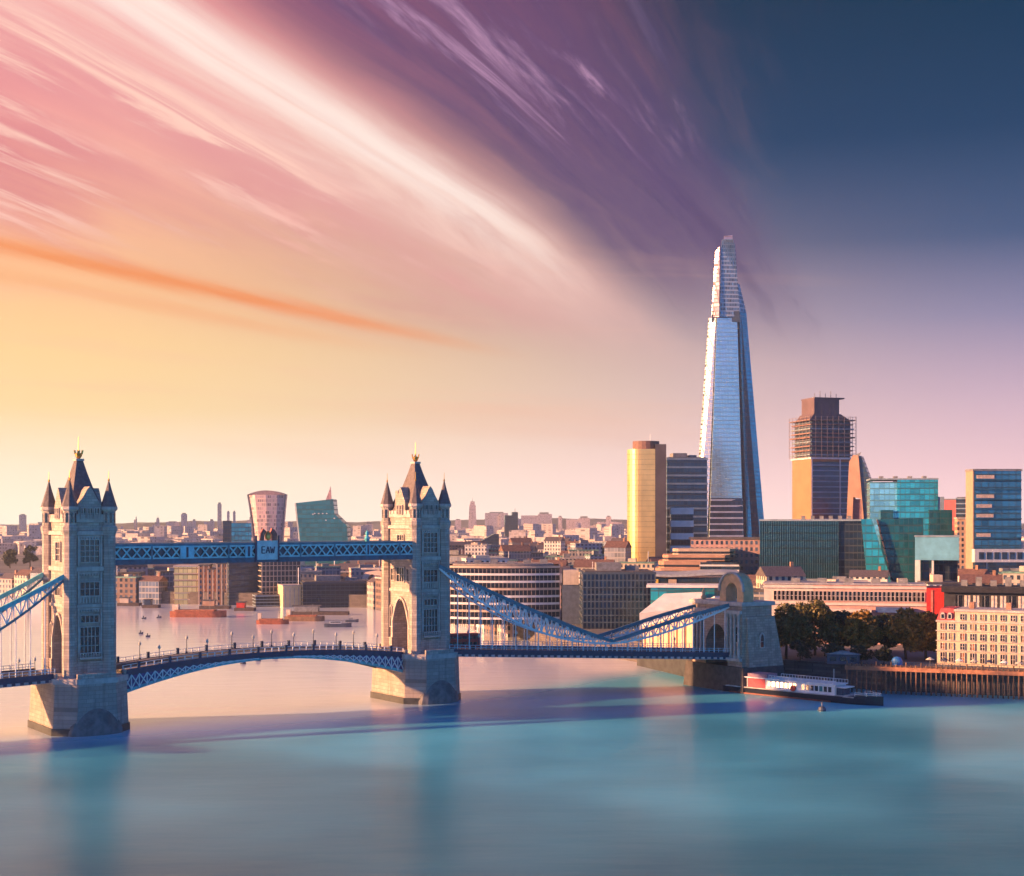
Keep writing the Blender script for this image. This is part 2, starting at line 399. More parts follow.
g.add([(x, y, LANDZ) for x, y in poly], [tuple(range(len(poly)))[::-1]])
GROUND = mat('city_ground', (.13, .13, .135), .95, var=.35, scale=.02)
struct(g.build('ground', GROUND))
g = MB()
for i in range(n_ - 1):
    (x0, y0), (x1, y1) = BANK[i], BANK[i + 1]
    g.add([(x0, y0, -2), (x1, y1, -2), (x1, y1, LANDZ - .02), (x0, y0, LANDZ - .02)], [(0, 1, 2, 3)])
o = g.build('river_wall', stone('embankment_stone', (.13, .115, .11), 2.2, .8), fix=False)
tag(o, 'long dark stone embankment wall rising out of the river', 'embankment wall')
# low ridge of hills on the skyline
rnd = random.Random(5)
g = MB(); nx = 90; vs = []
for j, yy in enumerate((4150, 4400, 4570)):
    for i in range(nx):
        x = -2550 + 5100 * i / (nx - 1)
        h = 6 if j == 0 else (44 + 6 * math.sin(x * .0018 + 1.2) + 4 * math.sin(x * .006 + j) + rnd.uniform(-2, 2)) * (1 if j == 1 else .8)
        vs.append((x, yy, h))
g.add(vs, [(j * nx + i, j * nx + i + 1, (j + 1) * nx + i + 1, (j + 1) * nx + i) for j in range(2) for i in range(nx - 1)])
struct(g.build('hills', mat('wooded_hills', (.14, .15, .14), .95, var=.4, scale=.01), fix=False))

# ------------------------------------------------------------------ bridge towers
DECK = 13.2
def arch_pts(y0, z0, zs, n=8):
    """pointed arch between -y0 and y0, springing at z0, crown at zs, from right to left"""
    out = []
    for i in range(n + 1):
        t = -1 + 2 * i / n
        out.append((-y0 * t, z0 + (zs - z0) * (1 - abs(t) ** 2.2)))
    return out
def tower(label, loc, k=1.0):
    t = thing('bridge_tower', label, 'bridge tower', (loc[0], loc[1], 0), AX, 'gothic bridge towers')
    hx, hy = 4.5, 7.2
    top = 47.5
    b = MB()
    b.ext([(-hy, 12.5), (-hy, top), (hy, top), (hy, 12.5), (3.9, 12.5)] + arch_pts(3.9, 20, 26) + [(-3.9, 12.5)], -hx, hx, 'x')
    b.build('wall', STONE, t)
    # granite pier with pointed cutwaters
    px, py = 8.4, 10.5
    oct_ = lambda f: [(-px * f, -py + 2), (-px * f + 4, -py - 2), (px * f - 4, -py - 2), (px * f, -py + 2), (px * f, py - 2), (px * f - 4, py + 2), (-px * f + 4, py + 2), (-px * f, py - 2)]
    pr = MB(); pr.frustum(oct_(1.06), -3, oct_(.98), 11.4).build('pier', PIER, t)
    c = MB(); c.prism(oct_(1.03), 11.4, 12.6)
    cp = c.build('pier_cap', TRIM, t)
    s = MB(); s.prism(oct_(1.075), -2.9, 1.6).build('tide_stain', WET, t)
    for sg in (-1, 1):
        c = MB(); A = 5.0; n5 = 8
        prof = [(A * math.cos(math.pi * i / (2 * n5)), 7.4 * math.sin(math.pi * i / (2 * n5)) ** 1.2 * .55 + 7.4 * .45 * i / n5) for i in range(n5 + 1)]
        for (r0, z0), (r1, z1) in zip(prof, prof[1:]):
            fan = lambda r: [(-r * 1.25, sg * (py + .9))] + [(-r * 1.25 * math.cos(math.pi * j / 8), sg * (py + .9 + r * .5 * math.sin(math.pi * j / 8))) for j in range(1, 8)] + [(r * 1.25, sg * (py + .9))]
            c.frustum(fan(r0), z0, fan(max(r1, .05)), z1)
        c.build('cutwater', mat('cutwater_stone', (.15, .145, .14), .7, var=.35, scale=.5), t)
    # parapet walk on the pier
    for sg in (-1, 1):
        MB().box(-px + 4, px - 4, sg * (py + 1.35) - .25, sg * (py + 1.35) + .25, 12.6, 13.7).build('parapet', STONE, t)
        for s2 in (-1, 1): MB().box(sg * (px - .5) - .25, sg * (px - .5) + .25, min(s2 * 7.0, s2 * (py - 2)), max(s2 * 7.0, s2 * (py - 2)), 12.6, 13.7).build('parapet', STONE, t)
    # ground storey base and string courses
    s = MB()
    for sg in (-1, 1):
        s.box(-hx - .5, hx + .5, min(sg * 4.0, sg * (hy + .5)), max(sg * 4.0, sg * (hy + .5)), 12.6, 16.0)
    s.build('plinth', STONE, t)
    for z, o, h in ((28.2, .35, .7), (36.4, .55, 1.0), (44.6, .6, .9)):
        MB().box(-hx - o, hx + o, -hy - o, hy + o, z, z + h).build('string_course', TRIM, t)
    # battlemented parapet
    s = MB()
    for sg in (-1, 1):
        s.box(-hx - .4, hx + .4, sg * hy - .35, sg * hy + .35, top, top + .9)
        s.box(sg * hx - .35, sg * hx + .35, -hy + .4, hy - .4, top, top + .9)
        for i in range(5):
            x = -hx + 1.6 + i * (2 * hx - 3.2) / 4
            s.box(x - .6, x + .6, sg * hy - .35, sg * hy + .35, top + .9, top + 1.8)
        for i in range(8):
            y = -hy + 1.6 + i * (2 * hy - 3.2) / 7
            s.box(sg * hx - .35, sg * hx + .35, y - .6, y + .6, top + .9, top + 1.8)
    s.build('battlements', TRIM, t)
    # corner turrets
    for sx in (-1, 1):
        for sy in (-1, 1):
            cx, cy = sx * hx, sy * hy
            tu = MB().lathe([(1.65, 12.55), (1.65, 28), (1.5, 36), (1.5, 44.5), (1.85, 45.6), (1.85, 46.4), (1.5, 46.8), (1.5, 50.2)], 8, cx, cy, R(22.5)).build('turret', STONE, t)
            cor = MB().lathe([(1.55, 50.0), (1.95, 50.4), (1.95, 51.0), (1.4, 51.2)], 8, cx, cy, R(22.5)); cor.build('cornice', TRIM, tu)
            sl_ = MB()
            for i in range(8):
                a = i * math.pi / 4
                T = Matrix.Translation((cx, cy, 0)) @ Matrix.Rotation(a, 4, 'Z'); sl_.M = T
                sl_.box(1.3, 1.46, -.25, .25, 47.4, 49.6)
            sl_.build('slit_windows', PANE, tu)
            MB().lathe([(1.85, 51.0), (1.3, 52.8), (.65, 55.0), (.18, 56.8)], 8, cx, cy, R(22.5)).build('spire', LEAD, tu)
            MB().lathe([(.12, 56.7), (.28, 57.1), (.1, 57.5), (.05, 59.2)], 6, cx, cy).build('finial', GOLD, tu)
    # great roof: concave pavilion roof
    rect = lambda a, b_: [(-a, -b_), (a, -b_), (a, b_), (-a, b_)]
    r = MB()
    lev = [(47.6, 4.3, 6.9), (50.5, 3.7, 5.9), (53.0, 2.95, 4.5), (56.0, 2.1, 3.0), (59.0, 1.35, 1.8), (61.6, .75, .95)]
    for (z0, a0, b0), (z1, a1, b1) in zip(lev, lev[1:]): r.frustum(rect(a0, b0), z0, rect(a1, b1), z1)
    rf = r.build('roof', LEAD, t)
    MB().box(-.95, .95, -1.15, 1.15, 61.6, 62.1).build('roof_cresting', TRIM, rf)
    cr = MB().lathe([(.2, 62.0), (.7, 62.6), (.95, 63.3), (.35, 63.5), (.12, 63.9), (.06, 67.2)], 8)
    for i in range(6):
        a = i * math.pi / 3; cr.bar((.85 * math.cos(a), .85 * math.sin(a), 63.2), (1.05 * math.cos(a), 1.05 * math.sin(a), 64.1), .2)
    cr.build('crown_finial', GOLD, rf)
    # gabled dormers on all four sides
    def dormer(ang, dist, w, zt, win):
        T = Matrix.Rotation(ang, 4, 'Z')
        d = MB(); d.M = T
        d.ext([(-w, 47.4), (w, 47.4), (w, 51.4), (w * .6, 53.0), (w * .25, zt - .8), (0, zt), (-w * .25, zt - .8), (-w * .6, 53.0), (-w, 51.4)], -dist - .25, -dist + 3.4, 'y')
        d.build('dormer', STONE, t)
        for z in (49.3,):
            for i in range(win):
                x = (i - (win - 1) / 2) * 1.55
                window(t, T @ Vector((x, -dist - .25, z + .2)), ang, 1.0, 2.3, 2, 2, PANE, TRIM, fr=.15)
    dormer(0, hy, 2.7, 55.6, 3); dormer(math.pi, hy, 2.7, 55.6, 3)
    dormer(-math.pi / 2, hx, 2.4, 55.4, 2); dormer(math.pi / 2, hx, 2.4, 55.4, 2)
    # chimneys beside the roof
    for sg in (-1, 1): MB().box(-.5 + sg * 2.9, .5 + sg * 2.9, 3.6, 4.8, 47.6, 54.6).build('chimney', STONE, t)
    # windows of the end faces
    for ang in (0, math.pi):
        T = Matrix.Rotation(ang, 4, 'Z'); y = -hy
        w_ = lambda x, z, w, h, nx, nz, a=False: window(t, T @ Vector((x, y, z)), ang, w, h, nx, nz, PANE, TRIM, a)
        w_(0, 41.0, 4.3, 5.0, 4, 4)
        w_(0, 32.4, 4.3, 3.0, 4, 2)
        w_(0, 25.6, 4.0, 1.5, 4, 1)
        w_(0, 20.6, 4.3, 6.2, 5, 3)
    for ang in (0, math.pi):
        T = Matrix.Rotation(ang, 4, 'Z'); y = -hy
        for x in (-2.62, 2.62):
            m = MB(); m.M = T; m.box(x - .2, x + .2, y - .55, y - .02, 16.1, 28.1); m.box(x - .2, x + .2, y - .55, y - .02, 29.0, 36.3); m.box(x - .2, x + .2, y - .55, y - .02, 37.5, 44.5)
            m.build('buttress_strip', TRIM, t)
        for z in (27.2, 35.4, 43.6):
            m = MB(); m.M = T; m.box(-3.0, 3.0, y - .3, y - .02, z + .45, z + .85)
            for i in range(9): m.box(-2.8 + i * .65, -2.45 + i * .65, y - .45, y - .02, z, z + .44)
            m.build('corbel_table', TRIM, t)
        m = MB(); m.M = T
        for i in range(7): m.box(-2.3 + i * .7, -1.95 + i * .7, y - .28, y - .02, 29.2, 30.5)
        m.box(-2.4, 2.4, y - .32, y - .02, 30.5, 30.75).build('blind_arcade', TRIM, t)
        m = MB(); m.M = T
        m.box(-2.6, 2.6, y - 1.3, y - .02, 16.6, 17.0)
        for i in range(9): m.box(-2.5 + i * .6, -2.3 + i * .6, y - 1.3, y - 1.1, 17.0, 17.9)
        m.box(-2.6, 2.6, y - 1.35, y - 1.05, 17.9, 18.1).build('balcony', TRIM, t)
    # windows and niches of the road faces
    for ang in (-math.pi / 2, math.pi / 2):
        T = Matrix.Rotation(ang, 4, 'Z'); y = -hx
        w_ = lambda x, z, w, h, nx, nz, a=False: window(t, T @ Vector((x, y, z)), ang, w, h, nx, nz, PANE, TRIM, a)
        for x in (-3.9, 3.9):
            w_(x, 32.6, 1.5, 3.0, 2, 2)
        w_(0, 32.6, 3.6, 3.6, 3, 2)
        w_(0, 40.8, 3.0, 4.2, 3, 3)
        for x in (-5.0, 5.0): w_(x, 21.4, .8, 5.0, 1, 2, True)
        mo = MB(); mo.M = T
        pts = [(4.15, 16)] + arch_pts(4.15, 20, 26.6) + [(-4.15, 16)]
        for a, b2 in zip(pts, pts[1:]): mo.bar((a[0], y - .15, a[1]), (b2[0], y - .15, b2[1]), .6, .5)
        mo.build('arch_moulding', TRIM, t)
    t.scale = (1, 1, k)
    return t
tower('left stone bridge tower with four spired turrets and a gilded crown finial', T1, 1.0)
tower('right stone bridge tower with sunlit orange archway side in the middle of the river', T2, 1.025)

# ------------------------------------------------------------------ high level walkways
def walkway(y, label, emblem):
    L0, L1 = 4.9, SPAN - 4.9
    t = thing('high_walkway', label, 'walkway', (T1[0], T1[1], 0), AX, 'high level walkways between the towers')
    MB().box(L0, L1, y - 1.9, y + 1.9, 37.7, 38.9).build('floor_girder', mat('walkway_blue_steel', (.02, .10, .16), .4, var=.3, scale=.8), t)
    MB().box(L0, L1, y - 1.7, y + 1.7, 41.9, 42.5).build('roof', BLUE, t)
    MB().box(L0, L1, y - 1.3, y + 1.3, 38.9, 41.9).build('cabin', mat('walkway_inner_glass', (.02, .06, .10), .15, .2, var=.3), t)
    for sg in (-1, 1):
        f = y + sg * 1.62
        la = MB(); n = 34; dx = (L1 - L0) / n
        for i in range(n):
            x = L0 + i * dx
            la.bar((x, f, 39.0), (x + dx, f, 41.8), .16, .34); la.bar((x, f + sg * .17, 41.8), (x + dx, f + sg * .17, 39.0), .16, .34)
        la.box(L0, L1, f - .2, f + .2, 38.9, 39.25).box(L0, L1, f - .2, f + .2, 41.55, 41.9)
        la.build('lattice', mat('pale_turquoise_steel', (.30, .62, .66), .4, var=.25), t, label='pale turquoise diagonal lattice')
        for i in range(0, n + 1, 4): MB().box(L0 + i * dx - .2 - (.2 if i == n else 0), L0 + i * dx + .2 + (.2 if i == 0 else 0), f - .3, f + .3, 38.92, 41.88).build('lattice_post', BLUE, t)
    if emblem:
        f = y - 1.95
        e = MB(); e.box(41.0, 46.6, f - .25, f + .1, 38.3, 43.0)
        e = e.build('crest_panel', mat('crest_panel_paint', (.55, .68, .70), .5, var=.15), t)
        fr = MB(); fr.box(40.6, 41.0, f - .4, f + .1, 37.9, 44.2).box(46.6, 47.0, f - .4, f + .1, 37.9, 44.2); fr.build('panel_frame', NAVY, e)
        # letters built from strokes
        l = MB(); zb, zt, yy = 39.9, 41.5, f - .3
        ln = lambda a, b: l.bar((a[0], yy, a[1]), (b[0], yy, b[1]), .24, .2)
        x = 42.3; ln((x, zb), (x, zt)); [ln((x, z), (x + .8, z)) for z in (zb, (zb + zt) / 2, zt)]
        x = 43.4; ln((x, zb), (x + .5, zt)); ln((x + .5, zt), (x + 1.0, zb)); ln((x + .25, zb + .55), (x + .75, zb + .55))
        x = 44.6
        for a, b in (((0, 1), (.28, 0)), ((.28, 0), (.55, .7)), ((.55, .7), (.82, 0)), ((.82, 0), (1.1, 1))):
            ln((x + a[0], zb + a[1] * (zt - zb)), (x + b[0], zb + b[1] * (zt - zb)))
        l.build('lettering', NAVY, e)
        # heraldic group above: shield, supporters, plume
        s = MB()
        s.ext([(41.9, 43.0), (42.8, 43.0), (42.9, 44.2), (43.5, 45.2), (42.6, 45.9), (42.0, 44.8)], f - .5, f + .1, 'y')
        s.ext([(45.0, 43.0), (46.2, 43.0), (46.3, 44.6), (45.7, 45.6), (44.9, 46.0), (44.6, 45.0), (45.1, 44.3)], f - .5, f + .1, 'y')
        s.build('supporter_figures', mat('crest_russet', (.38, .10, .08), .6, var=.3), e)
        MB().lathe([(.2, 43.0), (.75, 43.5), (.8, 44.3), (.45, 45.0), (.1, 45.4)], 10, 44.0, f - .2).build('crest_boss', GOLD, e)
    if emblem:
        for (x0, x1) in ((21.4, 24.8), (38.0, 39.8), (71.6, 72.8)):
            f = y - 1.95; b = MB(); b.box(x0, x1, f - .2, f + .05, 38.9, 41.95)
            b = b.build('end_panel', mat('pale_blue_panel', (.25, .60, .70), .4, var=.2), t)
            s = MB(); m_ = (x0 + x1) / 2
            s.box(m_ - .25, m_ + .25, f - .3, f - .05, 39.2, 41.6)
            s.build('panel_rib', NAVY, b)
        MB().lathe([(.5, 42.5), (.8, 43.2), (.35, 44.0), (.5, 44.6), (.1, 45.4)], 8, 72.2, y - 1.6).build('urn_finial', CYAN, t)
    return t
walkway(-6.0, 'near blue lattice walkway high between the towers with lettered crest panel', True)
walkway(6.0, 'far blue lattice walkway hidden behind the nearer one', False)

# ------------------------------------------------------------------ bascule span
def bascule():
    x0, x1 = 8.0, SPAN - 8.0
    t = thing('bascule_span', 'arched road span between the two towers with lattice ends over the river', 'bridge span', (T1[0], T1[1], 0), AX)
    n = 40; mid = (x0 + x1) / 2; hl = (x1 - x0) / 2
    zt = lambda x: DECK + 2.2 * (1 - ((x - mid) / hl) ** 2)
    zb = lambda x: 7.9 + 5.9 * (1 - abs((x - mid) / hl) ** 1.9)
    xs = [x0 + (x1 - x0) * i / n for i in range(n + 1)]
    def strip(ya, yb, za, zb_):
        m = MB(); vs = []
        for x in xs: vs += [(x, ya, za(x)), (x, yb, za(x)), (x, yb, zb_(x)), (x, ya, zb_(x))]
        fs = [(4 * i + j, 4 * i + (j + 1) % 4, 4 * i + 4 + (j + 1) % 4, 4 * i + 4 + j) for i in range(n) for j in range(4)] + [(0, 1, 2, 3), (4 * n, 4 * n + 3, 4 * n + 2, 4 * n + 1)]
        return m.add(vs, fs)
    strip(-6.6, 6.6, lambda x: zt(x) - .5, zt).build('roadway', ASPH, t)
    for sg in (-1, 1):
        strip(*sorted((sg * 4.2, sg * 6.4)), lambda x: zt(x) + .004, lambda x: zt(x) + .16).build('footway', PAVE, t)
        y = sg * 6.7
        a, b_ = sorted((y, y + sg * .35))
        strip(a, b_, lambda x: zt(x) - 1.25, lambda x: zt(x) + .25).build('fascia_girder', NAVY, t)
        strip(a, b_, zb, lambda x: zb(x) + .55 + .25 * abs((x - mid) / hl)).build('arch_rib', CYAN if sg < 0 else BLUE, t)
        strip(a + .12, b_ - .12, lambda x: min(zb(x) + .3, zt(x) - .9), lambda x: zt(x) - 1.0).build('web_plate', PURP, t)
        la = MB(); yy = y + sg * .36
        for k in range(0, n):
            xa, xb = xs[k], xs[k + 1]
            if zt(xa) - 1.2 - zb(xa) < .5:
                if len(la.v) > 50: la.build('lattice', WHITE, t); la = MB()
                continue
            la.bar((xa, yy, zb(xa) + .5), (xb, yy, zt(xb) - 1.2), .2, .22); la.bar((xa, yy + sg * .21, zt(xa) - 1.2), (xb, yy + sg * .21, zb(xb) + .5), .2, .22)
            la.box(xa - .12, xa + .12, yy - .1, yy + .1, zb(xa) + .3, zt(xa) - 1.1)
        la.build('lattice', WHITE, t)
        ra = MB()
        for k in range(n):
            for h in (.55, 1.25): ra.bar((xs[k], y, zt(xs[k]) + h), (xs[k + 1], y, zt(xs[k + 1]) + h), .12)
        for k in range(0, n + 1):
            ra.box(xs[k] - .1, xs[k] + .1, y - .1, y + .1, zt(xs[k]) + .2, zt(xs[k]) + 1.3)
        ra.build('railing', WHITE, t)
        for k in range(2, n, 4):
            MB().box(xs[k] - .3, xs[k] + .3, y - .3, y + .3, zt(xs[k]) + .25, zt(xs[k]) + 1.7).build('railing_pier', NAVY, t)
    # underside cross girders
    m = MB()
    for k in range(1, n):
        if zt(xs[k]) - .5 - zb(xs[k]) > .6: m.box(xs[k] - .15, xs[k] + .15, -6.3, 6.3, zb(xs[k]) + .4, zt(xs[k]) - .52)
    m.build('cross_girders', NAVY, t)
    return t, zt
BASC, BZT = bascule()

def lamp(label):
    t = thing('street_lamp', label, 'street lamp', group='street lamps along the bridge road')
    MB().lathe([(.3, 0), (.3, .6), (.14, .8), (.1, 4.6), (.16, 4.7)], 8).build('lamp_post', NAVY, t)
    MB().lathe([(.15, 4.7), (.38, 5.0), (.42, 5.5), (.2, 5.8), (.06, 6.2)], 8).build('lantern', mat('lantern_glass', (.5, .5, .45), .2), t)
    t.scale = (.8, .8, .74)
    return t
def on_axis(base, ang, x, y, z):
    c, s = math.cos(ang), math.sin(ang)
    return (base[0] + c * x - s * y, base[1] + s * x + c * y, z)
ords = ['first', 'second', 'third', 'fourth', 'fifth', 'sixth', 'seventh', 'eighth', 'ninth', 'tenth']
L0 = None
for i, x in enumerate((17, 29, 41, 52, 64, 76)):
    for sg, side in ((-1, 'near'), (1, 'far')):
        o = lamp('') if L0 is None else copy_tree(L0)
        L0 = L0 or o
        o['label'] = f'{ords[i]} lamp post from the left tower on the {side} footway of the arched span'
        o.location = on_axis(T1, AX, x, sg * 6.1, BZT(x) + .1)

# ------------------------------------------------------------------ suspension side spans
A15 = R(15)
SL = 92.0
def side_span(label, base, ang, z1, ax_sign=1):
    """local x runs away from the tower; the deck falls gently to z1"""
    t = thing('suspension_span', label, 'bridge span', (base[0], base[1], 0), ang, 'suspension side spans')
    x0 = 7.8; low = 53.0; end = 88.0
    zt = lambda x: DECK + (z1 - DECK) * (x - x0) / (SL - x0)
    def slab(ya, yb, da, db, xa=x0, xb=SL):
        m = MB()
        vs = [(xa, ya, zt(xa) + da), (xa, yb, zt(xa) + da), (xa, yb, zt(xa) + db), (xa, ya, zt(xa) + db), (xb, ya, zt(xb) + da), (xb, yb, zt(xb) + da), (xb, yb, zt(xb) + db), (xb, ya, zt(xb) + db)]
        return m.add(vs, [(0, 1, 2, 3), (4, 7, 6, 5), (0, 4, 5, 1), (1, 5, 6, 2), (2, 6, 7, 3), (3, 7, 4, 0)])
    slab(-7.0, 7.0, -.6, 0).build('roadway', ASPH, t)
    for sg in (-1, 1):
        slab(*sorted((sg * 4.6, sg * 6.8)), .004, .16).build('footway', PAVE, t)
        y = sg * 7.2; a, b = sorted((y - .2, y + .2))
        gd = slab(a, b, -1.5, .5).build('edge_girder', NAVY, t)
        d = MB(); n = 46
        for i in range(n):
            x = x0 + (SL - x0) * (i + .5) / n
            d.box(x - .5, x + .5, y + sg * .2 - .06, y + sg * .2 + .1, zt(x) - 1.45, zt(x) - .85)
        d.bar((x0, y + sg * .21, zt(x0) - 1.46), (SL, y + sg * .21, zt(SL) - 1.46), .1)
        d.build('girder_panels', mat('weathered_pink_panel', (.62, .42, .38), .6, var=.3), gd)
        r = MB()
        for h in (.95, 1.6): r.bar((x0, y, zt(x0) + h), (SL, y, zt(SL) + h), .12)
        for i in range(60):
            x = x0 + (SL - x0) * i / 59; r.box(x - .07, x + .07, y - .07, y + .07, zt(x) + .5, zt(x) + 1.6)
        r.build('railing', mat('pale_blue_steel', (.45, .58, .66), .5, var=.2), t)
    lowz = DECK + 1.0
    def base_z(x):
        if x <= low: return lowz + (35.2 - lowz) * ((low - x) / (low - 5)) ** 2.05
        return lowz + (23.6 - lowz) * ((x - low) / (end - low)) ** 1.6
    def gap(x):
        if x <= low: return .6 + 4.5 * math.sin(math.pi * min(1, (x - 5) / (low - 5))) ** .9
        return .6 + 1.9 * math.sin(math.pi * (x - low) / (end - low))
    for sg in (-1, 1):
        y = sg * 7.2
        ch = MB(); N = 56; xs = [5 + (end - 5) * i / N for i in range(N + 1)]
        ch.sweep([(x, y, base_z(x) + gap(x)) for x in xs], .8, .95)
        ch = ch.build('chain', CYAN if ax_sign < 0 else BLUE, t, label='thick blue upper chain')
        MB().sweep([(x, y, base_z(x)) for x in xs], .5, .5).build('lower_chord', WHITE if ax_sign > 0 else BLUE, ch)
        la = MB(); step = 2
        for i in range(1, N - 1):
            xa, xb = xs[i], xs[i + 1]
            if gap(xa) < .9:
                if len(la.v) > 100: la.build('lacing', WHITE, ch); la = MB()
                continue
            la.bar((xa, y, base_z(xa)), (xa, y, base_z(xa) + gap(xa)), .24)
            if i % 2: la.bar((xa, y, base_z(xa)), (xb, y, base_z(xb) + gap(xb)), .26, .3)
            else: la.bar((xa, y, base_z(xa) + gap(xa)), (xb, y, base_z(xb)), .26, .3)
        if la.v: la.build('lacing', WHITE, ch)
        for i in range(25):
            x = 10 + i * 3.2
            if base_z(x) - zt(x) > 1.2:
                MB().tube((x, y, zt(x) + .4), (x, y, base_z(x)), .13).build('hanger', WHITE, ch)
    return t, zt
RS, RZT = side_span('right suspension span with blue chains and white hangers running to the stone abutment', T2, A15, 10.2)
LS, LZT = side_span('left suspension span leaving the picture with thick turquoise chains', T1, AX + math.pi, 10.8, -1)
for i, x in enumerate((16, 30, 44, 58, 72)):
    for sg, side in ((-1, 'near'), (1, 'far')):
        o = copy_tree(L0); o['label'] = f'{ords[i]} lamp post right of the right tower on the {side} footway'
        o.location = on_axis(T2, A15, x, sg * 6.4, RZT(x) + .1)
for i, x in enumerate((12, 15.5)):
    o = copy_tree(L0); o['label'] = ('lamp post just left of the left tower beneath the turquoise chains' if i == 0 else 'lamp post nearest the left picture edge beneath the chains')
    o.location = on_axis(T1, AX + math.pi, x, 6.4, LZT(x) + .1)

# red double-decker bus on the side span
def bus():
    p = on_axis(T2, A15, 12.2, -2.6, RZT(12) + .02)
    t = thing('double_decker_bus', 'red double-decker bus just right of the right bridge tower', 'bus', p, A15)
    MB().ext([(-4.6, .4), (4.6, .4), (4.75, .8), (4.7, 4.1), (4.5, 4.35), (-4.5, 4.35), (-4.7, 4.1), (-4.75, .8)], -1.25, 1.25, 'y').build('body', RED, t)
    for z0, z1 in ((1.3, 2.1), (2.9, 3.7)):
        for sg in (-1, 1):
            m = MB()
            for i in range(6): m.box(-4.2 + i * 1.4, -3.0 + i * 1.4, sg * 1.25 - .03, sg * 1.25 + .03, z0, z1)
            m.build('side_windows', PANE, t)
        MB().box(-4.78, -4.6, -1.0, 1.0, z0, z1).build('rear_window', PANE, t)
        MB().box(4.6, 4.78, -1.0, 1.0, z0, z1).build('windscreen', PANE, t)
    for x in (-2.9, 2.9):
        for sg in (-1, 1): MB().tube((x, sg * 1.0, .5), (x, sg * 1.3, .5), .5, n=14).build('wheel', mat('tyre_rubber', (.02, .02, .02), .9), t)
bus()

# ------------------------------------------------------------------ abutment tower
AB = on_axis(T2, A15, 92, 0, 0)
def abutment():
    t = thing('abutment_tower', 'stone abutment at the end of the chains with a round-arched gateway on top', 'abutment tower', AB, R(33))
    AS = stone('abutment_stone', (.44, .34, .27), 1.6, .7, .2)
    hx, hy, top = 5.6, 10.5, 24.0
    b = MB(); b.ext([(-hy, 7), (-hy, top), (hy, top), (hy, 7), (4.6, 7), (4.6, 12)] + arch_pts(4.6, 14, 18.5) + [(-4.6, 12), (-4.6, 7)], -hx, hx, 'x')
    b.build('wall', AS, t)
    MB().box(-hx - .7, hx + .7, -hy - .7, hy + .7, top, top + 1.1).build('cornice', TRIM, t)
    MB().frustum([(-hx - 1.4, -hy - 1.9), (hx + 4, -hy - 1.9), (hx + 4, hy + 3), (-hx - 1.4, hy + 3)], -3, [(-hx - .9, -hy - 1.5), (hx + 3, -hy - 1.5), (hx + 3, hy + 2), (-hx - .9, hy + 2)], 7.0).build('base', mat('abutment_base_stone', (.07, .065, .065), .8, var=.3), t)
    # spreading buttress on the river side
    m = MB(); m.add([(-4.2, -hy + .2, 7), (hx + 3, -hy + .2, 7), (hx + .6, -hy + .2, 21), (-4.2, -hy + .2, 21), (-4.2, -hy - 1.4, 7), (hx + 3.2, -hy - 1.4, 7), (hx + .6, -hy - .5, 21), (-4.2, -hy - .5, 21)],
                    [(0, 1, 2, 3), (4, 7, 6, 5), (0, 4, 5, 1), (1, 5, 6, 2), (2, 6, 7, 3), (3, 7, 4, 0)]).build('buttress', AS, t)
    window(t, (.8, -hy - 1.05, 14.0), 0, 1.3, 3.2, 1, 2, PANE, TRIM, True)
    # attached columns and niches along the river-facing side
    for i in range(7):
        y = -hy + 1.0 + i * 1.55 if i < 4 else hy - 1.0 - (6 - i) * 1.55
        MB().lathe([(.55, 9.4), (.55, 10.2), (.38, 10.3), (.34, 20.6), (.55, 21.2), (.6, 21.8)], 8, -hx - .35, y).build('column', TRIM, t)
    for y in (-8.6, 8.6): window(t, (-hx, y, 16.0), -math.pi / 2, .9, 4.2, 1, 2, PANE, TRIM, True)
    MB().box(-hx - .9, -hx - .02, -hy, hy, 21.8, 22.7).build('string_course', TRIM, t)
    MB().box(-hx - .9, -hx - .02, -hy, -4.8, 8.6, 9.4).build('string_course', TRIM, t)
    # gateway arch on top with moulded round head
    ws = mat('warm_sandstone', (.62, .38, .20), .8, var=.15)
    a_ = lambda r, h, n=12: [(-r * math.cos(math.pi * i / n), h + r * 1.05 * math.sin(math.pi * i / n)) for i in range(n + 1)]
    out = [(-10.4, top + 1.1)] + [(y_ - 5.5, z_) for y_, z_ in a_(4.9, 28.0)] + [(-.6, top + 1.1)]
    inn = [(-3.2, top + 1.1)] + [(y_ - 5.5, z_) for y_, z_ in a_(2.3, 28.0)[::-1]] + [(-7.8, top + 1.1)]
    MB().ext(out + inn, -5.0, -1.2, 'x').build('gateway_arch', ws, t)
    hd = MB(); p = [(y_ - 5.5, z_) for y_, z_ in a_(5.0, 28.0)]
    for c1, c2 in zip(p, p[1:]): hd.bar((-5.1, c1[0], c1[1]), (-5.1, c2[0], c2[1]), .7, .5)
    hd.build('arch_moulding', TRIM, t)
    MB().lathe([(.6, top + 1.1), (.8, top + 1.8), (.4, top + 2.6), (.5, top + 3.4), (.1, top + 4.4)], 10, -4.0, 7.5).build('urn_finial', ws, t)
abutment()
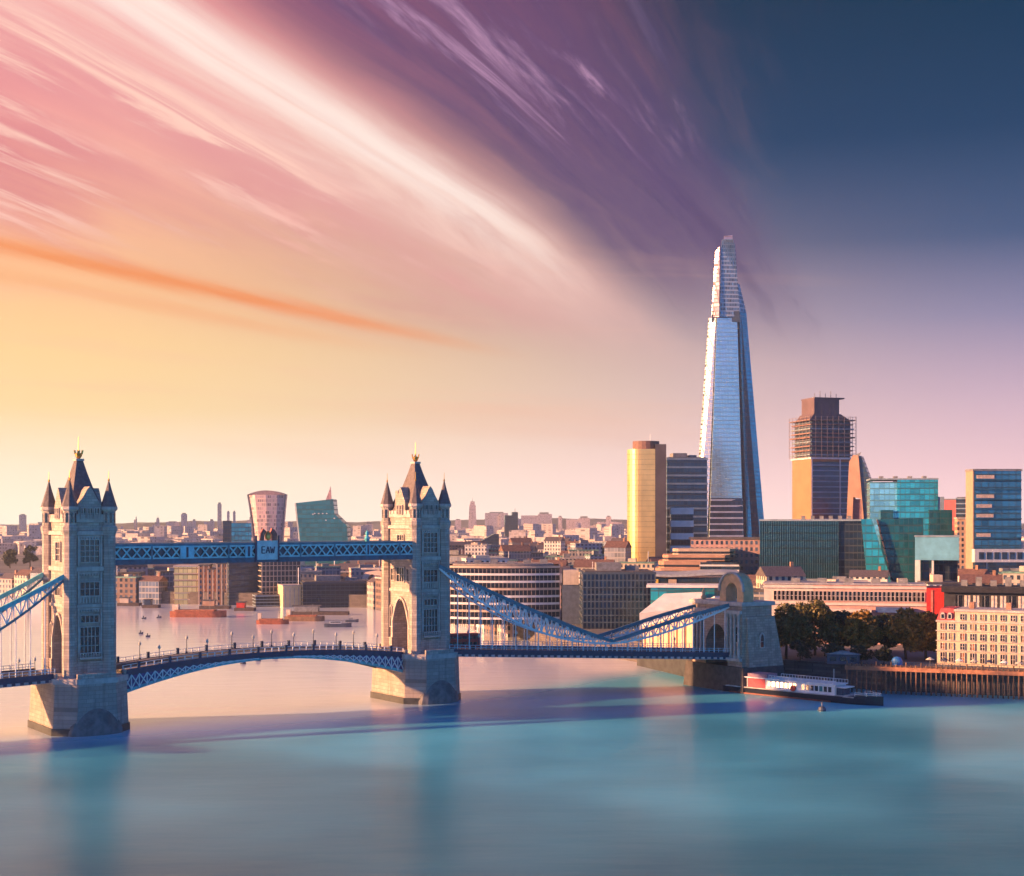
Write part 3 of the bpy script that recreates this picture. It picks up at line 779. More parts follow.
def bank_wing():
    p0 = Vector((AB[0] - 2, AB[1] + 12)); p1 = Vector((44.0, 462.0)); d = p1 - p0; L = d.length
    t = thing('tan_approach_wall', 'sunlit tan masonry wall sloping down from the abutment along the river behind the chains', 'wall', (p0.x, p0.y, 0), math.atan2(d.y, d.x))
    wm = mat('tan_wing_stone', (.64, .45, .31), .85, var=.15, scale=.5, streak=.2)
    n = 12; zt = lambda f: 13.0 + 12.0 * (1 - f) ** 1.2
    MB().ext([(L * i / n, zt(i / n)) for i in range(n + 1)] + [(L, -2), (0, -2)], -.9, .9, 'y').build('wall', wm, t)
    c = MB()
    for i in range(n): c.bar((L * i / n, 0, zt(i / n) + .3), (L * (i + 1) / n, 0, zt((i + 1) / n) + .3), 2.4, .6)
    c.build('coping', B_W, t)
    for i in range(9):
        x = 2 + (L - 4) * i / 8; MB().box(x - .45, x + .45, .92, 1.5, 0, zt(x / L) - .4).build('pilaster', wm, t)
    m = MB().box(-2, L + 1, .95, 2.6, -2, 6.2).build('dark_footing', WET, t)
B_W = mat('pale_coping', (.66, .62, .58), .7, var=.12)
bank_wing()

# ------------------------------------------------------------------ buildings: helpers
KEEP = []                                   # footprints that small houses must not enter: (x, y, radius)
def vang(px): return -math.atan((px - 512) / F)
class Lot:
    """a building plot: pe is the picture column of the corner nearest the camera, d its distance, th the turn of the
    front wall, wr and wl the apparent widths of front and left walls, yt the row of the roof"""
    def __init__(s, pe, d, wr, wl, th, yt, dep=None, z0=LANDZ):
        k = F / d; s.loc = ctr(pe, d) + (z0,); s.th = R(th) + vang(pe); th_ = R(th)
        s.w = wr / (k * math.cos(th_)); s.d = dep if dep else wl / (k * abs(math.sin(th_)))
        s.h = CAMH - (yt - HOR) / k - z0
        c = Matrix.Rotation(s.th, 3, 'Z') @ Vector((s.w / 2, s.d / 2, 0))
        KEEP.append((s.loc[0] + c.x, s.loc[1] + c.y, math.hypot(s.w, s.d) * .5))
    def thing(s, name, label, cat='building', group=None): return thing(name, label, cat, s.loc, s.th, group)

def banded(l, name, label, gl, band, nf, bh=.32, proud=.5, roofm=DKROOF, plant=True, cat='office block', z0=0.0, fins=0):
    """office block: glazed core with a projecting slab at every floor"""
    t = l.thing(name, label, cat)
    MB().box(0, l.w, 0, l.d, 0, l.h).build('glazed_wall', gl, t)
    fh = (l.h - z0) / nf
    for i in range(1, nf + 1):
        z = z0 + fh * i
        MB().box(-proud, l.w + proud, -proud, l.d + proud, z - fh * bh, z + (.25 if i == nf else 0)).build('floor_slab', band, t)
    if fins:
        m = MB()
        for i in range(fins + 1):
            x = l.w * i / fins; m.box(x - .18, x + .18, -proud * .7, -.02, 0, l.h - fh * bh - .02)
        m.build('mullions', band, t)
    r = MB().box(.8, l.w - .8, .8, l.d - .8, l.h + .1, l.h + .7).build('roof', roofm, t)
    if plant:
        MB().box(l.w * .2, l.w * .55, l.d * .25, l.d * .7, l.h + .6, l.h + 3.6).build('roof_plant', PLANT, r)
        MB().box(l.w * .62, l.w * .8, l.d * .3, l.d * .6, l.h + .6, l.h + 2.4).build('roof_plant', PLANT, r)
    return t

G_NAVY = glass('navy_curtain_glass', (.03, .07, .12), 3.6, 2.4, .1, .35)
G_TEAL = glass('teal_curtain_glass', (.03, .42, .50), 3.8, 3.0, .1, .5, (.02, .12, .16))
G_DEEP = glass('deep_teal_curtain_glass', (.010, .12, .14), 3.8, 2.2, .12, .45, (.01, .05, .06))
G_SKY = glass('sky_blue_curtain_glass', (.25, .66, .74), 3.8, 3.2, .1, .6, (.08, .25, .32))
G_DARK = glass('dark_office_glass', (.02, .035, .055), 3.5, 2.0, .12, .3)
B_WHITE = mat('white_slab_edge', (.66, .66, .64), .7, var=.12, scale=.2)
B_BLUE = mat('blue_grey_slab_edge', (.22, .30, .36), .6, var=.2, scale=.2)
B_CREAM = mat('cream_slab_edge', (.50, .40, .31), .75, var=.15, scale=.2)
PEACH = mat('peach_stone_cladding', (.46, .28, .19), .8, var=.15, scale=.15, streak=.15)

# ------------------------------------------------------------------ tall glass spire tower
def spire_tower():
    d0 = 1287.0
    cx, cy = ctr(730, d0)
    KEEP.append((cx, cy + 20, 45))
    t = thing('glass_spire_tower', 'very tall tapering glass tower with a splintered open top', 'skyscraper', (cx, cy, LANDZ))
    L = lambda px, py, dy: (P(px, py, d0 + dy) - Vector((cx, cy, LANDZ)))
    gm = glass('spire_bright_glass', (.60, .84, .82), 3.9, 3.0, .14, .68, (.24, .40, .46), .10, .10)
    gw = glass('spire_sunlit_glass', (.80, .78, .76), 3.9, 3.0, .15, .7, (.5, .48, .46), .10, .1)  # facet tones: sunlit white and shade put into the glass colours
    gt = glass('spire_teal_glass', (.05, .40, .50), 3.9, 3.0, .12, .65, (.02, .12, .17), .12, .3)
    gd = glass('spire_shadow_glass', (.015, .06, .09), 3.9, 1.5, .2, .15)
    def facet(name, a, b, c, d, mm, th=1.6):
        """a,b lower left/right and c,d upper right/left as (column, row, depth offset)"""
        vs = [L(*k) for k in (a, b, c, d)]
        n = (vs[1] - vs[0]).cross(vs[3] - vs[0]).normalized()
        if n.y > 0: n = -n
        m = MB(); m.add(vs + [k - n * th for k in vs], [(0, 1, 2, 3), (7, 6, 5, 4), (0, 4, 5, 1), (1, 5, 6, 2), (2, 6, 7, 3), (3, 7, 4, 0)])
        return m.build(name, mm, t)
    yb = 566
    # dark core behind the facets
    ring = lambda xl, xr, y, f, b: [L(xl, y, f), L(xr, y, f), L(xr, y, b), L(xl, y, b)]
    lo = ring(699, 762, yb, 9, 50); up = ring(715, 741, 312, 14, 36)
    MB().add(lo + up, [(3, 2, 1, 0), (4, 5, 6, 7), (0, 1, 5, 4), (1, 2, 6, 5), (2, 3, 7, 6), (3, 0, 4, 7)]).build('core', gd, t)
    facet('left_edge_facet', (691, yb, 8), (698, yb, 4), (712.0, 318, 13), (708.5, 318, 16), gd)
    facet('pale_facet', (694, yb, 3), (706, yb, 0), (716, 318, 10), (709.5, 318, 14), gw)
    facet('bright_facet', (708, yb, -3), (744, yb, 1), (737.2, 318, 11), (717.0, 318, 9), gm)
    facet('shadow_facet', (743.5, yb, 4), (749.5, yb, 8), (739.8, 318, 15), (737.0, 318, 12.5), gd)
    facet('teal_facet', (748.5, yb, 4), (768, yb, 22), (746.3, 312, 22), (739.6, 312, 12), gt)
    # lower storeys of the front, blue with white floor edges
    fl = MB()
    for i in range(11):
        y = 560 - i * 6.0; xl = 708 + .3 + i * .24; xr = 744 - i * .16
        a, b2 = L(xl, y, -3.4 + i * .25), L(xr, y, .4 + i * .25)
        fl.bar(a, b2, 1.2, 1.5)
    fl.build('white_floor_edges', B_WHITE, t)
    fb = facet('lower_blue_glazing', (708.4, yb, -3.6), (743.8, yb, .4), (742, 498, 2.2), (710.6, 498, -1.2), G_NAVY, 1.2)
    # open top: lattice floors with shards of glass around them
    la = MB()
    for i in range(22):
        y = 318 - i * 3.7; f = i / 21
        xl = 713.5 + f * 9.0; xr = 740 - f * 7.0
        p = ring(xl, xr, y, 13, 30 - f * 8)
        q_ = [k + Vector((0, 0, 1.0)) for k in p]
        la.add(p + q_, [(3, 2, 1, 0), (4, 5, 6, 7), (0, 1, 5, 4), (1, 2, 6, 5), (2, 3, 7, 6), (3, 0, 4, 7)])
    for k in range(7):
        f = k / 6
        la.bar(L(713.5 + f * 26.5, 320, 13), L(722.5 + f * 10.5, 240, 13), .8); la.bar(L(713.5 + f * 26.5, 320, 30), L(722.5 + f * 10.5, 240, 22), .8)
    la.build('open_lattice', mat('spire_lattice_steel', (.16, .24, .30), .5, .3, var=.3, scale=.3), t)
    gp = glass('spire_pink_glass', (.62, .50, .50), 3.9, 2.0, .2, .5, (.28, .2, .22), .16, .25)
    gl2 = glass('spire_lattice_glass', (.10, .22, .28), 3.9, 1.6, .2, .5, (.45, .5, .52), .2, .8)
    facet('shard_left', (711.5, 317, 12), (719, 317, 8), (719.5, 246, 12), (715.2, 252, 15), gp, .6)
    facet('shard_middle', (719.6, 317, 9), (740.2, 317, 11), (734.8, 244, 14), (722.0, 240, 13), gl2, .6)
    facet('shard_peak', (722.5, 262, 12.6), (734.6, 262, 13.4), (732.4, 235, 15.5), (724.2, 236, 15), gp, .6)
    facet('shard_right', (739.6, 312, 14), (746.2, 312, 22), (739.4, 284, 18), (737.6, 284, 16), gl2, .6)
    facet('dark_joint', (711.6, 322, 11), (740.5, 322, 10), (739.5, 311, 10.5), (712.3, 311, 11.2), mat('joint_louvre', (.04, .07, .11), .5), 1.0)
    # podium
    MB().box(-32, 34, -12, 50, 0, 12).build('podium', PEACH, t)
spire_tower()

# ------------------------------------------------------------------ gold round-cornered tower and dark office beside it
def gold_tower():
    d = 900; k = F / d; x0, y0 = ctr(627, d); KEEP.append((x0 + 13, y0 + 12, 20))
    t = thing('gold_tower', 'gold clad tower with a curved left side and a brown roof drum', 'tower block', (x0, y0, LANDZ), vang(640))
    h = CAMH - (449 - HOR) / k - LANDZ; w1 = 28 / k; w2 = 39 / k
    pts = [(w1, 0)] + [(w1 * .5 - w1 * .5 * math.sin(a) * 1.0, 9 - 9 * math.cos(a)) for a in [math.pi * i / 14 for i in range(0, 15)]] + [(w1, 18)]
    gm = mat('gold_cladding', (.80, .56, .22), .32, .55, var=.12, scale=.08, streak=.12)
    b = MB(); b.prism(pts, 0, h); b = b.build('gold_facade', gm, t)
    fl = MB()
    f2 = lambda o: [(x + (o if x < w1 * .98 else 0) * -1, y - o if y < 9 else y + o) for x, y in pts]
    for i in range(1, 26): fl.prism(f2(.12), h * i / 26 - .12, h * i / 26 + .12)
    fl.build('cladding_joints', mat('gold_joint', (.50, .32, .12), .5, .3), b)
    MB().box(w1 + .02, w2, -.8, 18, 0, h + 3).build('dark_service_core', mat('brown_service_core', (.06, .055, .07), .6, var=.3, scale=.1), t)
    MB().prism([(w1 * .5 + 8.6 * math.cos(a) * 1.0 + 3.2, 10 + 7 * math.sin(a)) for a in [2 * math.pi * i / 20 for i in range(20)]], h + .02, h + 5.4).build('roof_drum', mat('brown_roof_drum', (.20, .11, .09), .7, var=.2), t)
    MB().tube((15, 8, h + 5.4), (15, 8, h + 10), .2).build('antenna', WHITE, t)
    MB().box(-3, w2 + 2, -3, 19, 0, 7).build('base_storey', CONC, t)
gold_tower()
banded(Lot(667, 930, 40, 6, 12, 458, dep=24), 'striped_office_tower', 'dark blue office tower with white floor bands next to the gold tower', G_NAVY, B_BLUE, 15, .22, .4)
l = Lot(671, 905, 22, 6, 4, 508, dep=10); banded(l, 'white_annex', 'small white banded annex in front of the striped office tower', G_DARK, B_WHITE, 6, .5, .3, plant=False)

# ------------------------------------------------------------------ slab tower under scaffolding
def scaffold_tower():
    l = Lot(811, 1100, 41, 19, 27, 419)
    t = l.thing('scaffolded_tower', 'tall slab tower with orange sunlit side, scaffolded upper floors and a brown core on top', 'tower block')
    k = F / 1100; zm = CAMH - (459 - HOR) / k - LANDZ
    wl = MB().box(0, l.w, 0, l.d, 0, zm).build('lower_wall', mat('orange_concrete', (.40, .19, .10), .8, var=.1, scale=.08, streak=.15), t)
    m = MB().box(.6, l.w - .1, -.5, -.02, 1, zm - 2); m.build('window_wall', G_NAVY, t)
    n = 20
    for i in range(n):
        z = 3 + (zm - 4) * i / n
        MB().box(.3, l.w + .5, -1.1, -.52, z, z + 1.0).build('floor_band', B_BLUE, t)
    for x in (.3, l.w * .68, l.w - .2): MB().box(x - .4, x + .4, -1.4, -1.12, 0, zm).build('pilaster', B_WHITE, t)
    MB().box(-1, l.w + 1, -1.6, l.d + .5, zm, zm + 1.4).build('white_band', B_WHITE, t)
    MB().box(1.5, l.w - 1.5, 1.5, l.d - 1.5, zm + 1.4, l.h - 1).build('upper_core', mat('upper_core_dark', (.03, .06, .10), .5, var=.4, scale=.1), t)
    nf = 9
    for i in range(nf):
        z = zm + 3 + (l.h - zm - 4) * i / (nf - 1)
        e = (1.2, .3, .9, .2, 1.4, .5, 1.0, .4, 1.5)[i]
        MB().box(-e, l.w + e, -e, l.d + e, z, z + .9).build('scaffold_floor', mat('red_brown_floor', (.30, .16, .13), .8, var=.3, scale=.2) if i % 3 else B_BLUE, t)
    s = MB()
    for i in range(9):
        x = -1.8 + (l.w + 3.6) * i / 8; s.bar((x, -2.0, zm + 1), (x, -2.0, l.h + 2.5), .3)
    for i in range(7):
        y = -2 + (l.d + 3) * i / 6; s.bar((-2.0, y, zm + 1), (-2.0, y, l.h + 2.5), .3); s.bar((l.w + 2, y, zm + 1), (l.w + 2, y, l.h + 2.5), .3)
    for i in range(13):
        z = zm + 2 + (l.h - zm) * i / 12; s.bar((-2, -2.1, z), (l.w + 2, -2.1, z), .22); s.bar((-2.1, -2, z), (-2.1, l.d + 1, z), .22)
    s.build('scaffolding', mat('scaffold_pole', (.30, .24, .22), .6, .2), t)
    zc = CAMH - (398 - HOR) / k - LANDZ
    cm = mat('brown_lift_core', (.12, .085, .10), .8, var=.15, scale=.1)
    c = MB().box(l.w * .12, l.w * .72, 3, l.d * .75, l.h - 1, zc).build('lift_core', cm, t)
    MB().ext([(l.w * .0, l.h - .5), (l.w * .98, l.h - .5), (l.w * .74, l.h + 4.5), (l.w * .1, l.h + 4.5)], 2, l.d * .8, 'y').build('core_shoulder', cm, t)
    MB().box(l.w * .12, l.w * .84, 2.4, l.d * .78, zc, zc + 1.0).build('core_cap', cm, c)
    for i in range(5):
        x = l.w * (.2 + .13 * i); MB().tube((x, 8, zc + 1), (x, 8, zc + (6.5 if i % 2 else 4.5)), .25, n=5).build('antenna', PLANT, c)
scaffold_tower()

# ------------------------------------------------------------------ A-shaped peach building
def wedge():
    d = 1040; x0, y0 = ctr(844, d); k = F / d; KEEP.append((x0 + 14, y0 + 10, 18))
    t = thing('wedge_building', 'peach triangular building like a sail with a dark sloping right edge', 'building', (x0, y0, LANDZ), R(-20))
    z = lambda py: CAMH - (py - HOR) / k - LANDZ; x = lambda px: (px - 844) / k
    MB().ext([(x(844), 0), (x(849), z(462)), (x(853), z(455)), (x(858), z(456)), (x(868), 0), (x(863), 0), (x(861), z(499)), (x(853), z(497)), (x(850), 0)], 0, 16, 'y').build('peach_wall', PEACH, t)
    MB().box(x(850.5), x(862), 3, 14, 0, z(499)).build('recessed_wall', mat('mauve_recess_wall', (.20, .13, .17), .8, var=.2), t)
    MB().ext([(x(868), .0), (x(858), z(456)), (x(860.5), z(456)), (x(871), z(485)), (x(880), 0)], 1.5, 18, 'y').build('dark_flank', G_NAVY, t)
    MB().ext([(x(853), z(455) + .02), (x(858), z(456) + .02), (x(860), z(452)), ], 6, 7, 'y').build('roof_fin', PLANT, t)
wedge()

# ------------------------------------------------------------------ teal glass blocks on the right
def teal_block():
    l = Lot(870, 900, 65, 6, 4, 480, dep=30)
    t = l.thing('teal_glass_block', 'bright teal glass block with a paler left half and a lower right shoulder', 'office block')
    k = F / 900; x = lambda px: (px - 870) / k; z = lambda py: CAMH - (py - HOR) / k - LANDZ
    MB().box(0, x(896), 0, l.d, 0, z(482)).build('pale_glass_wing', G_SKY, t)
    MB().box(x(896) + .05, l.w, -2.5, l.d, 0, l.h).build('teal_glass_wing', G_TEAL, t)
    MB().box(x(926), x(948), -6, -2.6, 0, z(510)).build('dark_shoulder', G_DEEP, t)
    MB().box(x(934.6), x(941), -2, 20, 0, z(497)).build('side_stair', B_BLUE, t)
    MB().box(x(880), x(892), -4, -.1, 0, z(510)).build('entrance_bay', G_DEEP, t)
    MB().box(-.3, l.w + .3, -2.9, l.d, l.h, l.h + 1.0).build('parapet', B_BLUE, t)
    for i in range(4): MB().box(x(880 + i * 14), x(884 + i * 14), 8, 14, l.h + 1, l.h + 2.6).build('roof_plant', PLANT, t)
teal_block()
def dark_glass_complex():
    d = 700; k = F / d; x0, y0 = ctr(760, d); KEEP.append((x0 + 38, y0 + 12, 42))
    t = thing('dark_glass_complex', 'wide dark green glass complex with vertical fins and a slanting wedge in the middle', 'office block', (x0, y0, LANDZ), vang(835))
    x = lambda px: (px - 760) / k; z = lambda py: CAMH - (py - HOR) / k - LANDZ
    MB().box(0, x(836), 0, 28, 0, z(521)).build('finned_wing', G_DEEP, t)
    f = MB(); n = 34
    for i in range(n + 1): f.box(x(760) + x(836) * i / n - .1, x(760) + x(836) * i / n + .1, -.7, -.02, z(578), z(521))
    f.build('vertical_fins', mat('teal_fin', (.07, .19, .21), .5, var=.3), t)
    MB().box(x(836) + .05, x(868), .8, 26, 0, z(520)).build('dark_wing', G_DARK, t)  # wing of dark office glass
    m = MB(); a = [(x(862), 0), (x(862), z(520)), (x(872), z(520)), (x(886), 0)]
    m.ext([(x(858), z(519)), (x(868), z(519)), (x(893), 0), (x(866), 0)], -5, 20, 'y').build('slanted_wedge', G_TEAL, t)
    MB().ext([(x(874), z(519.5)), (x(917), z(518)), (x(917), 0), (x(893.5), 0)], -1.5, 24, 'y').build('right_wing', G_DEEP, t)
    MB().box(x(760) - .4, x(862), -1.0, 28, z(521) , z(521) + .9).build('parapet', B_BLUE, t)
    MB().box(x(756), x(866), -6, -.8, 0, z(578)).build('podium', mat('podium_grey', (.20, .24, .27), .7, var=.3), t)
    MB().box(x(757), x(800), -7.5, -6.02, z(584), z(577)).build('white_canopy', B_WHITE, t)
    for i in range(6): MB().box(x(800 + i * 9), x(804 + i * 9), 8, 12, z(521) + .9, z(521) + 2.6).build('roof_plant', PLANT, t)
dark_glass_complex()
def portal_block():
    d = 620; k = F / d; x0, y0 = ctr(915, d); KEEP.append((x0 + 10, y0 + 8, 18))
    t = thing('portal_block', 'light blue raised block standing on a tall leg like a gateway', 'building', (x0, y0, LANDZ), vang(930))
    x = lambda px: (px - 915) / k; z = lambda py: CAMH - (py - HOR) / k - LANDZ
    sm = mat('pale_blue_cladding', (.16, .44, .58), .5, .1, var=.15, scale=.2)
    MB().box(0, x(957), 0, 16, z(560), z(537)).build('raised_block', sm, t)
    MB().box(0, x(920), 0, 16, 0, z(560) - .02).build('leg', B_WHITE, t)
    MB().box(x(921), x(929), 3, 15, 0, z(560) - .02).build('glass_stair', G_NAVY, t)
    MB().box(x(931), x(933), .5, 1.6, 0, z(560) - .02).build('leg', B_WHITE, t)
    MB().box(x(933.5), x(956), 6, 15, 0, z(560) - .02).build('recessed_glazing', G_DARK, t)
    MB().box(-.3, x(957) + .3, -.3, 16.3, z(537), z(537) + .7).build('parapet', B_BLUE, t)
portal_block()
l = Lot(940, 1010, 16, 6, 0, 500, dep=20); t = l.thing('red_block', 'plain rose red block between the teal glass and the right glass tower'); MB().box(0, l.w, 0, l.d, 0, l.h).build('wall', mat('rose_cladding', (.62, .16, .17), .7, var=.12, scale=.1), t); MB().box(-.3, l.w + .3, -.3, l.d, l.h, l.h + .8).build('parapet', PLANT, t); MB().box(2, l.w - 2, -.35, -.02, 6, l.h - 22).build('window_strip', G_DARK, t)
l = Lot(956, 1000, 13, 6, 0, 498, dep=20); banded(l, 'slate_office', 'narrow slate blue office behind the tan tower on the right', G_NAVY, B_BLUE, 16, .25, .2, plant=False)
l = Lot(957.5, 860, 9, 4, 10, 519, dep=10); t = l.thing('tan_tower', 'small tan stone tower beside the right glass tower'); MB().box(0, l.w, 0, l.d, 0, l.h).build('wall', winwall('tan_wall', (.55, .36, .24)), t); MB().box(-.4, l.w + .4, -.4, l.d + .4, l.h, l.h + 1).build('cornice', TRIM, t)
def right_tower():
    l = Lot(974, 800, 45, 7, 20, 471)
    t = l.thing('right_glass_tower', 'blue glass office tower with a tan left edge at the right side of the picture', 'office block')
    k = F / 800; z = lambda py: CAMH - (py - HOR) / k - LANDZ
    MB().box(0, l.w, 0, l.d, 0, l.h).build('glass_wall', glass('right_tower_glass', (.05, .20, .28), 3.7, 4.0, .08, .6, (.02, .07, .10)), t)
    MB().box(-.6, -.02, .0, l.d, 0, l.h).build('tan_edge', mat('tan_cladding', (.42, .28, .20), .7, var=.12), t)
    for i in range(11):
        zz = 8 + (l.h - 8) * i / 11
        MB().box(.3, l.w, -.55, -.02, zz, zz + .8).build('spandrel', mat('dark_teal_spandrel', (.02, .10, .14), .4, .3, var=.3), t)
    rr = random.Random(3)
    for i in (4, 6, 7, 8, 10):
        zz = 8 + (l.h - 8) * i / 11
        MB().box(1.5, l.w * rr.uniform(.3, .5), -.3, -.03, zz + 1.2, zz + 3.2).build('window_blinds', mat('pale_blinds', (.66, .50, .36), .6, var=.2), t)
    MB().box(-.9, l.w + .4, -.6, l.d + .4, l.h, l.h + 1.2).build('roof_frame', PLANT, t)
    MB().box(-1.5, l.w + 5, -5, -.7, z(562), z(549)).build('white_podium', B_WHITE, t)
    m = MB()
    for i in range(6): m.box(1 + i * 4.4, 4 + i * 4.4, -5.2, -5.02, z(559), z(552))
    m.build('podium_glazing', G_NAVY, t)
    MB().box(-1, l.w + 4, -4.5, -.7, 0, z(562) - .02).build('podium_legs', G_NAVY, t)
right_tower()

# ------------------------------------------------------------------ long pink and white building behind the trees
def long_building():
    d = 470; k = F / d; x0, y0 = ctr(764, d); KEEP.append((x0 + 12, y0 + 6, 14)); KEEP.append((x0 + 30, y0 + 6, 14)); KEEP.append((x0 + 50, y0 + 6, 14))
    t = thing('long_pink_building', 'long low pink and white building with red right end behind the trees', 'building', (x0, y0, LANDZ), vang(850))
    x = lambda px: (px - 764) / k; z = lambda py: CAMH - (py - HOR) / k - LANDZ
    pink = mat('pink_render', (.60, .36, .32), .8, var=.12, scale=.3, streak=.2)
    wh = mat('offwhite_render', (.62, .55, .50), .8, var=.1, scale=.3, streak=.2)
    MB().box(0, x(812), 0, 14, 0, z(584)).build('white_wall', wh, t)
    MB().box(x(812) + .02, x(920), 0, 14, 0, z(584)).build('pink_wall', pink, t)
    MB().box(x(920) + .02, x(943), -.8, 14, 0, z(586)).build('red_end', RED, t)
    MB().box(x(924), x(926), -1.0, -.82, 1, z(588)).build('red_pilaster', mat('pale_red', (.62, .18, .14), .6), t)
    for i in range(36):
        px = 775 + i * 4.05
        c = (x(px), 0, (z(590) + z(600)) / 2)
        window(t, c, 0, 2.6 / k, 9 / k, 1, 2, PANE, wh, fr=.12)
    for py in (586.5, 603): MB().box(-.3, x(920), -.55, -.02, z(py) - .35, z(py) + .35).build('string_course', wh, t)
    MB().box(-.4, x(920), -.4, 14.4, z(584), z(584) + .5).build('roof', mat('pale_metal_roof', (.42, .40, .40), .5, .2, var=.2), t)
    for i in range(5): MB().box(x(790 + i * 26), x(799 + i * 26), 5, 9, z(584) + .5, z(584) + 1.9).build('roof_plant', PLANT, t)
    # lower canopies in front
    MB().box(x(812), x(868), -5, -.9, z(610), z(607)).build('canopy', wh, t)
    MB().box(x(872), x(905), -4, -.9, z(610), z(605)).build('canopy', mat('blue_canopy', (.06, .12, .30), .5), t)
long_building()
def dark_terrace():
    d = 452; k = F / d; x0, y0 = ctr(944, d); KEEP.append((x0 + 16, y0 + 6, 18))
    t = thing('dark_terrace', 'long dark flat-roofed block with pale openings above the cream riverside house', 'building', (x0, y0, LANDZ), vang(980))
    x = lambda px: (px - 944) / k; z = lambda py: CAMH - (py - HOR) / k - LANDZ
    MB().box(0, x(1060), 0, 14, 0, z(592)).build('wall', mat('charcoal_brick', (.035, .04, .05), .85, var=.3), t)
    MB().box(-.8, x(1060), -1.6, 14.5, z(592), z(586)).build('deep_eaves', mat('black_eaves', (.02, .022, .028), .6, var=.3), t)
    pb = mat('pale_shop_blind', (.60, .52, .46), .7, var=.25, scale=1)
    for i in range(12):
        px = 955 + i * 8.4
        w = MB().box(x(px), x(px + 5.6), -.15, -.01, z(609), z(595)).build('opening', pb if i % 3 else PANE, t)
        MB().box(x(px) + .7, x(px) + .9, -.3, -.16, z(609), z(595)).build('mullion', PLANT, w)
    for i in range(6): MB().box(x(960 + i * 14), x(966 + i * 14), 4, 8, z(586), z(586) + 1.8 + (i % 2)).build('roof_plant', PLANT, t)
    MB().box(x(944), x(1060), -4, -1.0, z(612), z(610)).build('pavement_canopy', B_WHITE, t)
dark_terrace()

# ------------------------------------------------------------------ cream riverside house
def cream_house():
    d = 398; k = F / d; x0, y0 = ctr(937, d); KEEP.append((x0 + 20, y0 + 8, 24))
    t = thing('cream_riverside_house', 'cream riverside house with rows of sash windows and a red mansard corner', 'house', (x0, y0, LANDZ), R(-27))
    W_, D_, H_ = 46.0, 13.0, 15.6
    cr = mat('sunlit_cream_stucco', (.58, .48, .34), .8, var=.08, scale=.4, streak=.2)
    MB().box(0, W_, 0, D_, 0, 12.4).build('wall', cr, t)
    MB().box(4.9, W_, .1, D_, 12.4, 15.2).build('attic_wall', cr, t)
    rm = MB().frustum([(-.2, -.2), (4.8, -.2), (4.8, D_), (-.2, D_)], 12.4, [(.9, .9), (4.5, .9), (4.5, D_ - 1), (.9, D_ - 1)], 15.9).build('red_mansard', mat('red_tile_mansard', (.48, .07, .08), .7, var=.3, scale=2), t)
    for x in (1.6, 3.5):
        dm = MB(); dm.ext([(x - .6, 13), (x + .6, 13), (x + .6, 14.2), (x + .3, 14.8), (x - .3, 14.8), (x - .6, 14.2)], -.35, 1.2, 'y').build('dormer', TRIM, rm)
        MB().box(x - .35, x + .35, -.42, -.36, 13.2, 14.3).build('dormer_window', PANE, rm)
    for z, h in ((3.9, .3), (6.7, .25), (9.5, .25), (12.1, .5)): MB().box(-.3, W_, -.35, -.01, z, z + h).build('string_course', TRIM, t)
    MB().box(4.7, W_, -.4, D_, 15.2, 15.8).build('roof', mat('grey_parapet', (.45, .42, .40), .8, var=.15), t)
    rr = random.Random(8)
    blind = mat('orange_blind', (.55, .22, .10), .7, var=.3); lit = mat('gold_curtain', (.62, .45, .18), .7, var=.2)
    for r, (z, h) in enumerate(((2.2, 2.6), (5.3, 1.7), (8.1, 1.7), (10.9, 1.5), (13.7, 1.5))):
        for i in range(17):
            if r == 4 and i < 2: continue
            x = 1.6 + i * 2.7 - (.4 if i == 1 else 0)
            if x > W_ - 1: continue
            gm = (PANE, PANE, PANE, blind, lit)[rr.randrange(5)]
            window(t, (x, 0.1 if r == 4 else 0, z), 0, 1.15, h, 2, 2, gm, TRIM, fr=.14)
    for i in range(4): MB().box(8 + i * 10, 9.4 + i * 10, 5, 7.5, 15.8, 17.6).build('chimney', mat('chimney_brick', (.35, .2, .14), .9, var=.3), t)
cream_house()

